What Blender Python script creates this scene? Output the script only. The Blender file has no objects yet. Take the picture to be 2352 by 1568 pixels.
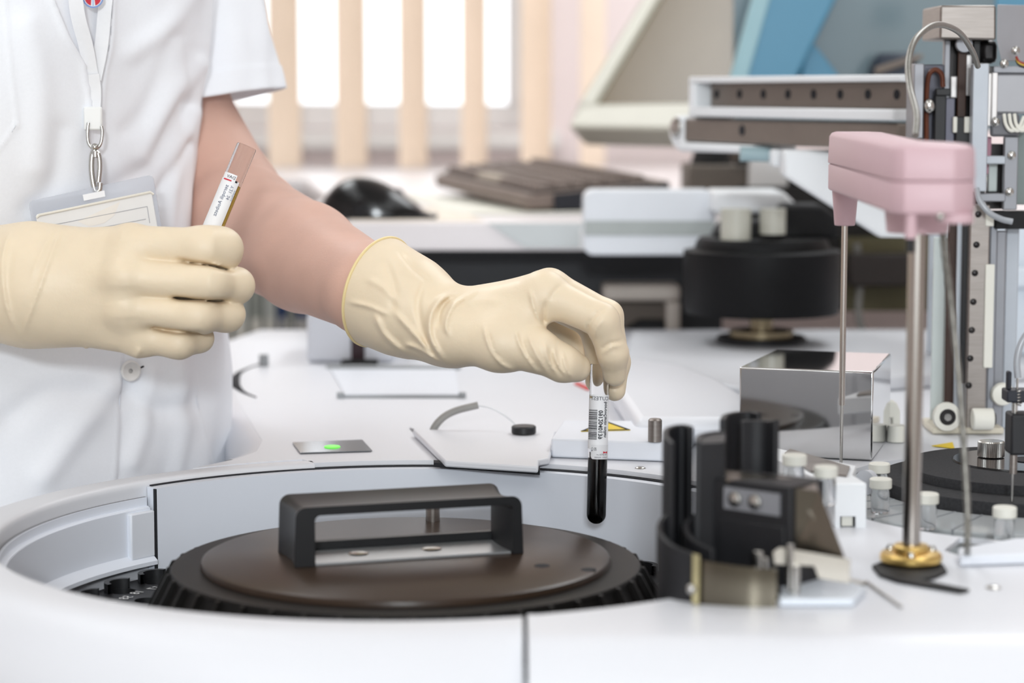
import bpy, bmesh, math, random
import numpy as np
from mathutils import Vector, Matrix, Euler
from mathutils.geometry import tessellate_polygon
random.seed(7)
D2R = math.pi/180
scn = bpy.context.scene
COL = scn.collection

# ------------------------------------------------------------------ camera model
FPX, PITCH = 5200.0, 6.3*D2R
ZD = 0.95                     # height of the analyzer deck
ZC = ZD+0.245                 # eye height
CP, SP = math.cos(PITCH), math.sin(PITCH)
def ray(px, py):
    a = (px-1176.0)/FPX; b = -(py-784.0)/FPX
    return Vector((a, CP+b*SP, -SP+b*CP))
CAMP = Vector((0, 0, ZC))
def PD(px, py, d):            # point at camera depth d
    return CAMP+ray(px, py)*d
def PY(px, py, Y):            # point on the vertical plane y = Y
    r = ray(px, py); return CAMP+r*(Y/r.y)
def PZ(px, py, z):            # point on the horizontal plane, z measured from the deck
    r = ray(px, py); return CAMP+r*((ZD+z-ZC)/r.z)
def S(px, d):                 # size of px pixels at depth d
    return px*d/FPX

# ------------------------------------------------------------------ materials
def lin(c):
    c = c/255.0
    return c/12.92 if c <= 0.04045 else ((c+0.055)/1.055)**2.4
def rgb(t): return (lin(t[0]), lin(t[1]), lin(t[2]), 1.0)
MATS = {}
def mat(name, c=None, rough=0.5, metal=0.0, var=0.04, vscale=30.0, bump=0.0, bscale=200.0, stretch=None,
        trans=0.0, ior=1.45, alpha=1.0, emit=None, estr=0.0, coat=0.0, sss=0.0, spec=0.5, sheen=0.0):
    if name in MATS: return MATS[name]
    m = bpy.data.materials.new(name); m.use_nodes = True
    nt = m.node_tree; b = nt.nodes['Principled BSDF']
    col = rgb(c)
    tc = nt.nodes.new('ShaderNodeTexCoord')
    src = tc.outputs['Object']
    if stretch:
        mp = nt.nodes.new('ShaderNodeMapping'); mp.inputs['Scale'].default_value = stretch
        nt.links.new(src, mp.inputs['Vector']); src = mp.outputs['Vector']
    if var > 0:
        nz = nt.nodes.new('ShaderNodeTexNoise'); nz.inputs['Scale'].default_value = vscale
        nz.inputs['Detail'].default_value = 4
        nt.links.new(src, nz.inputs['Vector'])
        mr = nt.nodes.new('ShaderNodeMapRange')
        mr.inputs['From Min'].default_value = 0.3; mr.inputs['From Max'].default_value = 0.7
        mr.inputs['To Min'].default_value = 1-var; mr.inputs['To Max'].default_value = 1+var
        nt.links.new(nz.outputs['Fac'], mr.inputs['Value'])
        mx = nt.nodes.new('ShaderNodeMix'); mx.data_type = 'RGBA'; mx.blend_type = 'MULTIPLY'
        mx.inputs[0].default_value = 1.0; mx.inputs[6].default_value = col
        nt.links.new(mr.outputs['Result'], mx.inputs[7])
        nt.links.new(mx.outputs[2], b.inputs['Base Color'])
    else:
        b.inputs['Base Color'].default_value = col
    if bump > 0:
        n2 = nt.nodes.new('ShaderNodeTexNoise'); n2.inputs['Scale'].default_value = bscale
        n2.inputs['Detail'].default_value = 5
        nt.links.new(src, n2.inputs['Vector'])
        bp = nt.nodes.new('ShaderNodeBump'); bp.inputs['Strength'].default_value = bump
        bp.inputs['Distance'].default_value = 0.002
        nt.links.new(n2.outputs['Fac'], bp.inputs['Height']); nt.links.new(bp.outputs['Normal'], b.inputs['Normal'])
    b.inputs['Roughness'].default_value = rough; b.inputs['Metallic'].default_value = metal
    b.inputs['IOR'].default_value = ior
    b.inputs['Specular IOR Level'].default_value = spec
    if trans: b.inputs['Transmission Weight'].default_value = trans
    if alpha < 1: b.inputs['Alpha'].default_value = alpha
    if coat: b.inputs['Coat Weight'].default_value = coat
    if sss:
        b.inputs['Subsurface Weight'].default_value = sss
        b.inputs['Subsurface Radius'].default_value = (0.8, 0.4, 0.25); b.inputs['Subsurface Scale'].default_value = 0.006
    if sheen: b.inputs['Sheen Weight'].default_value = sheen
    if emit:
        b.inputs['Emission Color'].default_value = rgb(emit); b.inputs['Emission Strength'].default_value = estr
    MATS[name] = m
    return m

# ------------------------------------------------------------------ mesh builder
def catmull(pts, n=8):
    P = [Vector(p) for p in pts]
    if len(P) < 3: return P
    Q = [P[0]*2-P[1]]+P+[P[-1]*2-P[-2]]
    out = []
    for i in range(1, len(Q)-2):
        p0, p1, p2, p3 = Q[i-1], Q[i], Q[i+1], Q[i+2]
        for k in range(n):
            t = k/n
            out.append(0.5*((2*p1)+(p2-p0)*t+(2*p0-5*p1+4*p2-p3)*t*t+(3*p1-p0-3*p2+p3)*t*t*t))
    out.append(P[-1]); return out

class MB:
    def __init__(self): self.v = []; self.f = []
    def add(self, vs, fs):
        o = len(self.v); self.v += [tuple(p) for p in vs]; self.f += [tuple(i+o for i in f) for f in fs]; return self
    def hexa(self, p):        # 8 points: bottom 0-3, top 4-7
        return self.add(p, [(3,2,1,0),(4,5,6,7),(0,1,5,4),(1,2,6,5),(2,3,7,6),(3,0,4,7)])
    def box(self, c, s, rot=None):
        c = Vector(c); h = Vector(s)*0.5; out = []
        M = rot if rot is not None else Matrix.Identity(3)
        for z in (-1, 1):
            for x, y in ((-1,-1),(1,-1),(1,1),(-1,1)):
                out.append(c+M @ Vector((x*h.x, y*h.y, z*h.z)))
        return self.hexa(out)
    def bx(self, x0, x1, y0, y1, z0, z1):
        return self.box(((x0+x1)/2, (y0+y1)/2, (z0+z1)/2), (x1-x0, y1-y0, z1-z0))
    def prism(self, pts, vec):
        n = len(pts); P = [Vector(p) for p in pts]; v = Vector(vec)
        nrm = Vector((0,0,0))
        for i in range(n): nrm += P[i].cross(P[(i+1) % n])
        if nrm.dot(v) > 0: P = P[::-1]
        vs = P+[p+v for p in P]
        fs = [tuple(range(n)), tuple(range(2*n-1, n-1, -1))]
        for i in range(n):
            j = (i+1) % n; fs.append((j, i, i+n, j+n))
        return self.add(vs, fs)
    def ring(self, c, u, w, r, seg): return [c+u*(r*math.cos(2*math.pi*i/seg))+w*(r*math.sin(2*math.pi*i/seg)) for i in range(seg)]
    def cyl(self, p0, p1, r0, r1=None, seg=32, cap=True):
        p0 = Vector(p0); p1 = Vector(p1); r1 = r0 if r1 is None else r1
        d = (p1-p0).normalized(); u = d.orthogonal().normalized(); w = d.cross(u)
        vs = self.ring(p0, u, w, r0, seg)+self.ring(p1, u, w, r1, seg)
        fs = [(i, (i+1) % seg, (i+1) % seg+seg, i+seg) for i in range(seg)]
        if cap: fs += [tuple(range(seg-1, -1, -1)), tuple(range(seg, 2*seg))]
        return self.add(vs, fs)
    def lathe(self, prof, c=(0,0,0), axis=(0,0,1), seg=48, a0=0, a1=360, cap=False):
        c = Vector(c); d = Vector(axis).normalized()
        if abs(d.z) > 0.999: u = Vector((1,0,0))
        else: u = d.orthogonal().normalized()
        w = d.cross(u); full = abs(a1-a0) >= 359.99
        n = seg if full else seg+1; m = len(prof); vs = []; fs = []
        for i in range(n):
            a = (a0+(a1-a0)*i/seg)*D2R; e = u*math.cos(a)+w*math.sin(a)
            for r, z in prof: vs.append(c+e*r+d*z)
        for i in range(seg if full else seg):
            j = (i+1) % n
            for k in range(m-1):
                q = (i*m+k, j*m+k, j*m+k+1, i*m+k+1)
                fs.append(q)
        if cap and not full:
            fs.append(tuple(range(m-1, -1, -1))); fs.append(tuple((n-1)*m+k for k in range(m)))
        return self.add(vs, fs)
    def tube(self, pts, r, seg=12, n=8, smooth=True, cap=True, rfun=None):
        P = catmull(pts, n) if smooth else [Vector(p) for p in pts]
        T = [(P[min(i+1, len(P)-1)]-P[max(i-1, 0)]).normalized() for i in range(len(P))]
        u = T[0].orthogonal().normalized(); vs = []; fs = []
        for i, p in enumerate(P):
            u = (u-T[i]*u.dot(T[i])).normalized(); w = T[i].cross(u)
            rr = r if rfun is None else rfun(i/(len(P)-1))
            vs += self.ring(p, u, w, rr, seg)
        for i in range(len(P)-1):
            for k in range(seg):
                k2 = (k+1) % seg
                fs.append((i*seg+k, i*seg+k2, (i+1)*seg+k2, (i+1)*seg+k))
        if cap: fs += [tuple(range(seg-1, -1, -1)), tuple((len(P)-1)*seg+k for k in range(seg))]
        return self.add(vs, fs)
    def strip(self, pts2, z0, z1, th, n=6, smooth=True):     # upright wall following a plan curve; z0/z1 numbers or functions of 0..1
        P = catmull([(p[0], p[1], 0) for p in pts2], n) if smooth else [Vector((p[0], p[1], 0)) for p in pts2]
        N = len(P); vs = []; fs = []
        g0 = z0 if callable(z0) else (lambda t: z0); g1 = z1 if callable(z1) else (lambda t: z1)
        for i, p in enumerate(P):
            t = (P[min(i+1, N-1)]-P[max(i-1, 0)]).normalized(); nn = Vector((-t.y, t.x, 0))*(th/2); q = i/(N-1)
            for s, z in ((-1, g0(q)), (1, g0(q)), (1, g1(q)), (-1, g1(q))):
                vs.append((p.x+s*nn.x, p.y+s*nn.y, z))
        for i in range(N-1):
            for k in range(4):
                a = i*4+k; b = i*4+(k+1) % 4
                fs.append((a, a+4, b+4, b))
        fs += [(0,1,2,3), tuple((N-1)*4+k for k in (3,2,1,0))]
        return self.add(vs, fs)
    def plate(self, outer, holes, z0, z1):
        loops = [outer]+list(holes)
        flat = [p for l in loops for p in l]; n = len(flat)
        tris = tessellate_polygon([[Vector((p[0], p[1], 0)) for p in l] for l in loops])
        vs = [(p[0], p[1], z1) for p in flat]+[(p[0], p[1], z0) for p in flat]; fs = []
        for t in tris:
            a, b, c = [Vector(vs[i]) for i in t]
            if (b-a).cross(c-a).z < 0: t = (t[0], t[2], t[1])
            fs.append(tuple(t)); fs.append((t[0]+n, t[2]+n, t[1]+n))
        o = 0
        for li, l in enumerate(loops):
            m = len(l); area = sum(l[i][0]*l[(i+1) % m][1]-l[(i+1) % m][0]*l[i][1] for i in range(m))
            for i in range(m):
                a = o+i; b = o+(i+1) % m
                q = (a, a+n, b+n, b)
                if (area > 0) != (li == 0): q = q[::-1]
                fs.append(q)
            o += m
        return self.add(vs, fs)
    def ball(self, c, r, seg=24, rot=None, zmin=-1.0):
        r = (r, r, r) if not hasattr(r, '__len__') else r; c = Vector(c); vs = []; fs = []
        M = rot if rot is not None else Matrix.Identity(3); m = seg//2
        for j in range(m+1):
            th = math.pi*j/m
            for i in range(seg):
                ph = 2*math.pi*i/seg
                z = max(zmin, math.cos(th))
                s = math.sin(th)
                vs.append(c+M @ Vector((r[0]*s*math.cos(ph), r[1]*s*math.sin(ph), r[2]*z)))
        for j in range(m):
            for i in range(seg):
                i2 = (i+1) % seg
                fs.append((j*seg+i, (j+1)*seg+i, (j+1)*seg+i2, j*seg+i2))
        return self.add(vs, fs)
    def mesh(self, name, m, angle=35, merge=True):
        me = bpy.data.meshes.new(name); me.from_pydata(self.v, [], self.f)
        bm = bmesh.new(); bm.from_mesh(me)
        if merge: bmesh.ops.remove_doubles(bm, verts=bm.verts, dist=1e-6)
        bmesh.ops.recalc_face_normals(bm, faces=bm.faces)
        bm.to_mesh(me); bm.free()
        me.polygons.foreach_set('use_smooth', [True]*len(me.polygons))
        me.set_sharp_from_angle(angle=angle*D2R)
        me.materials.append(m); me.update(); return me
    def build(self, name, m, parent=None, bevel=0.0, angle=35, seg=2, merge=True):
        o = bpy.data.objects.new(name, self.mesh(name, m, angle, merge)); COL.objects.link(o)
        attach(o, parent)
        if bevel:
            b = o.modifiers.new('Bevel', 'BEVEL'); b.width = bevel; b.segments = seg
            b.limit_method = 'ANGLE'; b.angle_limit = 40*D2R; b.harden_normals = False
        return o

def attach(o, parent):
    if parent is None: return
    o.parent = parent
    if parent.get('_world'): o.matrix_parent_inverse = Matrix.Translation(-parent.location)

def thing(name, label, cat, loc, group=None, local=False):
    e = bpy.data.objects.new(name, None); COL.objects.link(e); e.location = loc; e.empty_display_size = 0.02
    if not local: e['_world'] = 1
    tag(e, label, cat, group); return e
def tag(o, label, cat, group=None):
    o['label'] = label; o['category'] = cat
    if group: o['group'] = group
    return o
def struct(o): o['kind'] = 'structure'; return o
def plabel(o, l): o['label'] = l; return o
def copy_tree(o, parent=None):
    c = o.copy(); COL.objects.link(c)
    if parent: c.parent = parent
    for ch in list(o.children): copy_tree(ch, c)
    return c
def circ(cx, cy, r, n=48, a0=0, a1=360):
    full = abs(a1-a0) >= 360
    return [(cx+r*math.cos((a0+(a1-a0)*i/(n if full else n-1))*D2R), cy+r*math.sin((a0+(a1-a0)*i/(n if full else n-1))*D2R)) for i in range(n)]

def text_mesh(s, size, mirror=False, align='LEFT', bold=0.0):
    cu = bpy.data.curves.new('t', 'FONT'); cu.body = s; cu.size = size; cu.align_x = align
    cu.resolution_u = 2; cu.offset = bold*size
    ob = bpy.data.objects.new('t', cu); COL.objects.link(ob)
    bpy.context.view_layer.update()
    me = bpy.data.meshes.new_from_object(ob.evaluated_get(bpy.context.evaluated_depsgraph_get()))
    vs = [v.co.copy() for v in me.vertices]; fs = [tuple(p.vertices) for p in me.polygons]
    bpy.data.objects.remove(ob); bpy.data.curves.remove(cu); bpy.data.meshes.remove(me)
    if mirror: vs = [Vector((-v.x, v.y, 0)) for v in vs]; fs = [f[::-1] for f in fs]
    return vs, fs

# ------------------------------------------------------------------ signed distance modelling (surface nets)
class SDF:
    def __init__(self, lo, hi, h):
        self.h = h; self.lo = np.array(lo, float); n = np.ceil((np.array(hi)-self.lo)/h).astype(int)+1
        self.n = n
        ax = [self.lo[i]+h*np.arange(n[i]) for i in range(3)]
        self.X, self.Y, self.Z = np.meshgrid(*ax, indexing='ij', copy=False)
        self.X = self.X.astype(np.float32); self.Y = self.Y.astype(np.float32); self.Z = self.Z.astype(np.float32)
    def cone(self, a, b, r1, r2):          # round cone
        a = np.array(a, np.float32); b = np.array(b, np.float32); ba = b-a; L2 = float(ba @ ba)
        px = self.X-a[0]; py = self.Y-a[1]; pz = self.Z-a[2]
        t = np.clip((px*ba[0]+py*ba[1]+pz*ba[2])/max(L2, 1e-12), 0, 1)
        # slight shift so the silhouette follows the taper
        return np.sqrt((px-ba[0]*t)**2+(py-ba[1]*t)**2+(pz-ba[2]*t)**2)-(r1+(r2-r1)*t)
    def ell(self, c, r, M=None):
        px = self.X-c[0]; py = self.Y-c[1]; pz = self.Z-c[2]
        if M is not None:
            M = np.array(M, np.float32)
            px, py, pz = M[0,0]*px+M[1,0]*py+M[2,0]*pz, M[0,1]*px+M[1,1]*py+M[2,1]*pz, M[0,2]*px+M[1,2]*py+M[2,2]*pz
        k0 = np.sqrt((px/r[0])**2+(py/r[1])**2+(pz/r[2])**2); k1 = np.sqrt((px/r[0]**2)**2+(py/r[1]**2)**2+(pz/r[2]**2)**2)
        return k0*(k0-1)/np.maximum(k1, 1e-9)
    def chain(self, pts, k=0.004):
        d = None
        for i in range(len(pts)-1):
            c = self.cone(pts[i][0], pts[i+1][0], pts[i][1], pts[i+1][1])
            d = c if d is None else smin(d, c, k)
        return d
    def nets(self, F):
        n = F.shape; h = self.h; s = F < 0
        c = s[:-1,:-1,:-1].astype(np.int8)
        for dx in (0,1):
            for dy in (0,1):
                for dz in (0,1):
                    if dx+dy+dz: c = c+s[dx:n[0]-1+dx, dy:n[1]-1+dy, dz:n[2]-1+dz]
        act = (c > 0) & (c < 8)
        idx = -np.ones(act.shape, np.int64); cells = np.argwhere(act); idx[act] = np.arange(len(cells))
        acc = np.zeros((len(cells), 3)); cnt = np.zeros(len(cells))
        cor = [(x,y,z) for x in (0,1) for y in (0,1) for z in (0,1)]
        for a in cor:
            for ax in range(3):
                if a[ax] == 0:
                    b = list(a); b[ax] = 1
                    fa = F[cells[:,0]+a[0], cells[:,1]+a[1], cells[:,2]+a[2]]; fb = F[cells[:,0]+b[0], cells[:,1]+b[1], cells[:,2]+b[2]]
                    m = (fa < 0) != (fb < 0); t = np.where(m, fa/np.where(m, fa-fb, 1), 0)
                    p = np.tile(np.array(a, float), (len(cells), 1)); p[:,ax] += t
                    acc[m] += p[m]; cnt[m] += 1
        V = self.lo+(cells+acc/cnt[:,None])*h
        faces = []
        for ax in range(3):
            u, w = (ax+1) % 3, (ax+2) % 3
            sa = [slice(None)]*3; sb = [slice(None)]*3; sa[ax] = slice(0, n[ax]-1); sb[ax] = slice(1, n[ax])
            A = s[tuple(sa)]; B = s[tuple(sb)]; e = np.argwhere(A != B)
            ok = (e[:,u] > 0) & (e[:,u] < n[u]-1) & (e[:,w] > 0) & (e[:,w] < n[w]-1); e = e[ok]
            ins = A[e[:,0], e[:,1], e[:,2]]
            q = []
            for du, dw in ((-1,-1),(0,-1),(0,0),(-1,0)):
                k = e.copy(); k[:,u] += du; k[:,w] += dw; q.append(idx[k[:,0], k[:,1], k[:,2]])
            q = np.stack(q, 1); q[~ins] = q[~ins][:, ::-1]
            faces.append(q)
        return V, np.concatenate(faces)
def smin(a, b, k):
    h = np.maximum(k-np.abs(a-b), 0)/k
    return np.minimum(a, b)-h*h*k*0.25
def mesh_from(V, Fc, name, m, parent=None, smooth_it=0):
    me = bpy.data.meshes.new(name)
    me.from_pydata([tuple(v) for v in V], [], [tuple(int(i) for i in f) for f in Fc]); me.update()
    me.polygons.foreach_set('use_smooth', [True]*len(me.polygons)); me.materials.append(m)
    o = bpy.data.objects.new(name, me); COL.objects.link(o); attach(o, parent)
    if smooth_it:
        sm = o.modifiers.new('Smooth', 'SMOOTH'); sm.factor = 0.5; sm.iterations = smooth_it
    return o
# ================================================================== camera, light, room
cam = bpy.data.cameras.new('camera'); camo = bpy.data.objects.new('camera', cam); COL.objects.link(camo)
cam.sensor_width = 36; cam.lens = FPX/2352*36; cam.clip_start = 0.05; cam.clip_end = 60
camo.location = CAMP; camo.rotation_euler = (math.pi/2-PITCH, 0, 0)
cam.dof.use_dof = True; cam.dof.focus_distance = 1.45; cam.dof.aperture_fstop = 5.6
scn.camera = camo
scn.view_settings.view_transform = 'Standard'; scn.view_settings.look = 'None'
scn.view_settings.exposure = -0.2; scn.view_settings.gamma = 1.0; scn.view_settings.use_curve_mapping = False
scn.cycles.max_bounces = 10; scn.cycles.transparent_max_bounces = 16
scn.cycles.sample_clamp_indirect = 6.0; scn.cycles.caustics_reflective = False; scn.cycles.caustics_refractive = False

w = bpy.data.worlds.new('sky'); scn.world = w; w.use_nodes = True
w.node_tree.nodes['Background'].inputs['Color'].default_value = (0.93, 0.96, 1.0, 1)
w.node_tree.nodes['Background'].inputs['Strength'].default_value = 2.6

def area(name, loc, rot, sx, sy, power, col=(1,1,1)):
    l = bpy.data.lights.new(name, 'AREA'); l.shape = 'RECTANGLE'; l.size = sx; l.size_y = sy; l.energy = power; l.color = col
    o = bpy.data.objects.new(name, l); COL.objects.link(o); o.location = loc; o.rotation_euler = rot; return o
for i, (x, y) in enumerate(((-0.9, -1.2), (0.9, -1.2), (-0.9, 0.4), (0.9, 0.4), (-0.9, 1.9), (0.9, 1.9), (-0.9, 3.1), (0.9, 3.1))):
    area('ceiling_lamp', (x, y, 2.62), (0,0,0), 0.6, 1.2, 6.2 if y < 2.5 else 21, (0.94, 0.98, 1.0))
area('fill_behind_camera', (0.0, -3.05, 1.5), (90*D2R, 0, 0), 3.4, 1.8, 44, (0.87, 0.945, 1.0))  # added fill light in front of the solid wall, no window there
# added key light standing in for the camera flash, far behind the lens
area('flash_key_light', (-0.02, -2.9, 2.02), (79*D2R, 0, 0), 0.30, 0.22, 70, (0.90, 0.96, 1.0))

M_wall = mat('wall_paint', (214, 202, 198), 0.8, var=0.02, vscale=3)
M_wallb = mat('wall_paint_lit', (238, 225, 224), 0.8, var=0.02, vscale=3)  # wall paint lightened to stand in for light the back wall lacks
M_ceil = mat('ceiling_paint', (240, 238, 234), 0.9, var=0.01)
M_floor = mat('vinyl_floor', (150, 146, 138), 0.45, var=0.08, vscale=12)
M_frame = mat('window_frame_paint', (236, 234, 232), 0.4, var=0.01)
M_glass = mat('window_glass', (255,255,255), 0.0, trans=1.0, var=0, ior=1.02, spec=0.1)
WY = 4.1; RX0, RX1, RY0 = -2.6, 2.6, -3.2; H = 2.7
struct(MB().bx(RX0, RX1, RY0, WY, -0.1, 0).build('floor', M_floor))
struct(MB().bx(RX0, RX1, RY0, WY, H, H+0.1).build('ceiling', M_ceil))
struct(MB().bx(RX0-0.1, RX0, RY0, WY, 0, H).build('wall_left', M_wall))
struct(MB().bx(RX1, RX1+0.1, RY0, WY, 0, H).build('wall_right', M_wall))
struct(MB().bx(RX0-0.1, RX1+0.1, RY0-0.1, RY0, 0, H).build('wall_front', mat('front_wall_paint', (200, 190, 180), 0.8, var=0.02)))
# back wall with the window opening
wx0 = -0.62; wx1 = PY(1222, 100, WY).x; wz0 = PY(1000, 240, WY).z-0.045; wz1 = 2.35
b = MB()
b.bx(RX0-0.1, wx0, WY, WY+0.2, 0, H); b.bx(wx1, RX1+0.1, WY, WY+0.2, 0, H)
b.bx(wx0, wx1, WY, WY+0.2, 0, wz0); b.bx(wx0, wx1, WY, WY+0.2, wz1, H)
struct(b.build('wall_back', M_wallb))
wf = bpy.data.objects.new('window_1', None); COL.objects.link(wf); struct(wf); wf.location = ((wx0+wx1)/2, WY+0.1, wz0); wf['_world'] = 1
b = MB(); t = 0.045
b.bx(wx0, wx1, WY+0.08, WY+0.14, wz0, wz0+t); b.bx(wx0, wx1, WY+0.08, WY+0.14, wz1-t, wz1)
xm = PY(950, 100, WY+0.1).x
for x in (wx0, xm-0.022, wx1-t): b.bx(x, x+t, WY+0.08, WY+0.14, wz0+t, wz1-t)
b.build('window_frame', M_frame, wf, bevel=0.004)
MB().bx(wx0+t, wx1-t, WY+0.105, WY+0.111, wz0+t, wz1-t).build('window_pane', M_glass, wf)
struct(MB().bx(wx0-0.05, wx1+0.05, WY-0.02, WY+0.06, wz0-0.035, wz0-0.002).build('trim_1', M_frame, bevel=0.004))

# vertical blind
M_slat = mat('blind_fabric', (250, 232, 212), 0.85, var=0.03, vscale=8, bump=0.15, bscale=300)
YB = 3.86
vb = thing('vertical_blind', 'beige fabric vertical blind half open in front of the bright window', 'blind', (0, YB, 2.4))
MB().bx(-0.75, 0.75, YB-0.03, YB+0.03, 2.38, 2.43).build('headrail', M_frame, vb, bevel=0.004)
zb = PY(1000, 384, YB).z
for i, (px, ang) in enumerate(((360, 62), (505, 60), (655, 58), (808, 58), (950, 60), (1090, 62), (1232, 55), (1362, 60))):
    x = PY(px, 300, YB).x
    u = Vector((math.cos(ang*D2R), math.sin(ang*D2R), 0)); n_ = Vector((-u.y, u.x, 0)); pts = []
    wd = 0.089
    for k in range(9):
        s = k/8-0.5; pts.append(Vector((x, YB, zb))+u*(s*wd)+n_*(0.008*(1-4*s*s)))
    pts = pts+[p+n_*0.0012 for p in pts[::-1]]
    MB().prism(pts, (0, 0, 2.38-zb)).build('slat', M_slat, vb)
# ================================================================== the analyzer and its sample well
M_white = mat('white_plastic', (226, 227, 232), 0.38, var=0.012, vscale=6)
M_white2 = mat('white_painted_metal', (228, 231, 238), 0.45, var=0.015, vscale=9)
M_inner = mat('well_plastic', (230, 234, 243), 0.42, var=0.012, vscale=9)
M_black = mat('black_plastic', (26, 26, 28), 0.42, var=0.12, vscale=60)
M_blackm = mat('black_matte', (16, 16, 18), 0.7, var=0.1, vscale=60)
M_lid = mat('lid_bakelite', (24, 22, 21), 0.45, var=0.10, vscale=25, bump=0.03, bscale=400, spec=0.2)
M_lidtop = mat('lid_disc_warm_reflection', (56, 43, 34), 0.30, var=0.10, vscale=25, bump=0.03, bscale=400, spec=0.26)  # brown tint holds the room's warm reflection on the glossy disc
M_steel = mat('steel', (190, 188, 184), 0.22, 1.0, var=0.04, vscale=40)
M_brush = mat('brushed_steel', (150, 143, 138), 0.38, 1.0, var=0.08, vscale=50, stretch=(1, 1, 14))
M_chrome = mat('polished_steel', (205, 205, 205), 0.04, 1.0, var=0.01)
M_darksteel = mat('dark_steel', (120, 114, 104), 0.25, 1.0, var=0.1, vscale=20)
M_line = mat('dark_gap', (40, 40, 44), 0.9, var=0)
M_text = mat('white_print', (222, 222, 222), 0.6, var=0)

CX, CY, R = -0.060, 1.266, 0.229
A_SEAM = -73.5
an = thing('analyzer', 'large white laboratory analyzer with a round sample well and flat deck', 'analyzer', (0.2, 1.5, 0))
# left housing ring around the well
def ring_prof(a):
    t = (math.cos((a+115)*D2R)*0.5+0.5)        # 1 at the front, 0 at the back
    e = 0.020+0.042*t**0.8; rr = 0.004; ro = 0.014+0.03*t
    P = [(R, -0.13), (R, -0.006)]
    for k in range(5):
        q = k/4*math.pi/2; P.append((R+rr-rr*math.cos(q), -rr+rr*math.sin(q)))
    for k in range(9):
        q = k/8*math.pi/2; P.append((R+e-ro+ro*math.sin(q), -ro+ro*math.cos(q)))
    P += [(R+e, -0.25), (R+e, -0.40), (R-0.005, -0.40), (R-0.005, -0.13)]
    return [(r, z) for r, z in P]
b = MB(); seg = 150; a0, a1 = A_SEAM-0.12, -252.0
m_ = len(ring_prof(0)); vs = []; fs = []
XS0 = CX+R*math.cos(A_SEAM*D2R)
for r, z in ring_prof(-77): vs.append((XS0, CY-math.sqrt(r*r-(XS0-CX)**2), ZD+z))
a0 = -77.4
for i in range(seg):
    a = a0+(a1-a0)*i/(seg-1)
    for r, z in ring_prof(a): vs.append((CX+r*math.cos(a*D2R), CY+r*math.sin(a*D2R), ZD+z))
for i in range(seg):
    for k in range(m_): fs.append((i*m_+k, i*m_+(k+1) % m_, (i+1)*m_+(k+1) % m_, (i+1)*m_+k))
fs += [tuple(range(m_)), tuple(seg*m_+k for k in range(m_-1, -1, -1))]
b.add(vs, fs); b.build('housing_shell', M_white, an, angle=50)
# right front panel: straight, rounded top edge, follows the well on its left end
sx = XS0+0.0012
yf = CY-0.2835; yt = 1.047
def fp(x, ytop):
    P = [(x, ytop, ZD)]; ro = 0.028
    for k in range(9):
        q = k/8*math.pi/2; P.append((x, yf+ro-ro*math.sin(q), ZD-ro+ro*math.cos(q)))
    P += [(x, yf, ZD-0.40), (x, ytop, ZD-0.40)]; return P
b = MB(); xs = [sx+0.001]+[sx+0.006*i for i in range(1, 16)]+[0.14, 0.3, 0.8]; vs = []; fs = []
for x in xs:
    dx = x-CX
    yc = CY-math.sqrt(max(R*R-dx*dx, 0)) if dx < R else 9
    vs += fp(x, min(max(yc, 1.03), yt))
mm = 12
for i in range(len(xs)-1):
    for k in range(mm): fs.append((i*mm+k, i*mm+(k+1) % mm, (i+1)*mm+(k+1) % mm, (i+1)*mm+k))
fs += [tuple(range(mm)), tuple((len(xs)-1)*mm+k for k in range(mm-1, -1, -1))]
b.add(vs, fs).build('front_panel', M_white, an, angle=50)
# dark chassis behind the seam, cabinet underneath
MB().bx(sx-0.02, sx+0.02, yf+0.02, yf+0.045, ZD-0.38, ZD-0.02).build('chassis_strip', mat('chassis_grey', (120, 121, 126), 0.8, var=0), an)
MB().bx(-0.2, 0.78, 1.08, 2.2, 0.02, ZD-0.42).build('cabinet', M_white2, an, bevel=0.01)
# deck: one plate round the well, with the reagent well and the hose opening cut out
RC = PZ(2372, 1112, 0.0); RR = 0.117
def r_open(a):
    return float(np.interp(a % 360, [0, 60, 90, 120, 175, 200, 220, 242, 256, 280, 320, 360], [0.19, 0.15, 0.125, 0.118, 0.118, 0.14, 0.166, 0.184, 0.19, 0.19, 0.19, 0.19]))
ROPEN = [(RC.x+r_open(a)*math.cos(a*D2R), RC.y+r_open(a)*math.sin(a*D2R)) for a in range(0, 360, 4)]
arc = [(CX+(R+0.0015)*math.cos(a*D2R), CY+(R+0.0015)*math.sin(a*D2R)) for a in np.linspace(A_SEAM+1.5, 108, 90)]
side = [PZ(540, 1054, 0), PZ(590, 1036, 0), PZ(603, 1012, 0), PZ(585, 985, 0), PZ(552, 930, 0), PZ(520, 880, 0), PZ(498, 830, 0), PZ(488, 795, 0)]
outer = [(0.8, yt+0.0003), (0.8, 2.33), (side[-1].x+0.03, 2.33)]+[(p.x, p.y) for p in side[::-1]]+[(CX+(R+0.0185)*math.cos(a*D2R), CY+(R+0.0185)*math.sin(a*D2R)) for a in np.linspace(127, 109, 8)]+arc[::-1]+[(sx+0.03, yt+0.0003)]
# opening for the hose
oh = [PZ(2168, 1264, 0), PZ(2205, 1275, 0), PZ(2245, 1272, 0), PZ(2292, 1245, 0), PZ(2262, 1238, 0), PZ(2205, 1234, 0)]
hole2 = [(p.x, p.y) for p in oh]
b = MB().plate(outer[::-1], [ROPEN, hole2], ZD-0.003, ZD)
b.build('deck_plate', M_white, an, angle=40)
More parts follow.
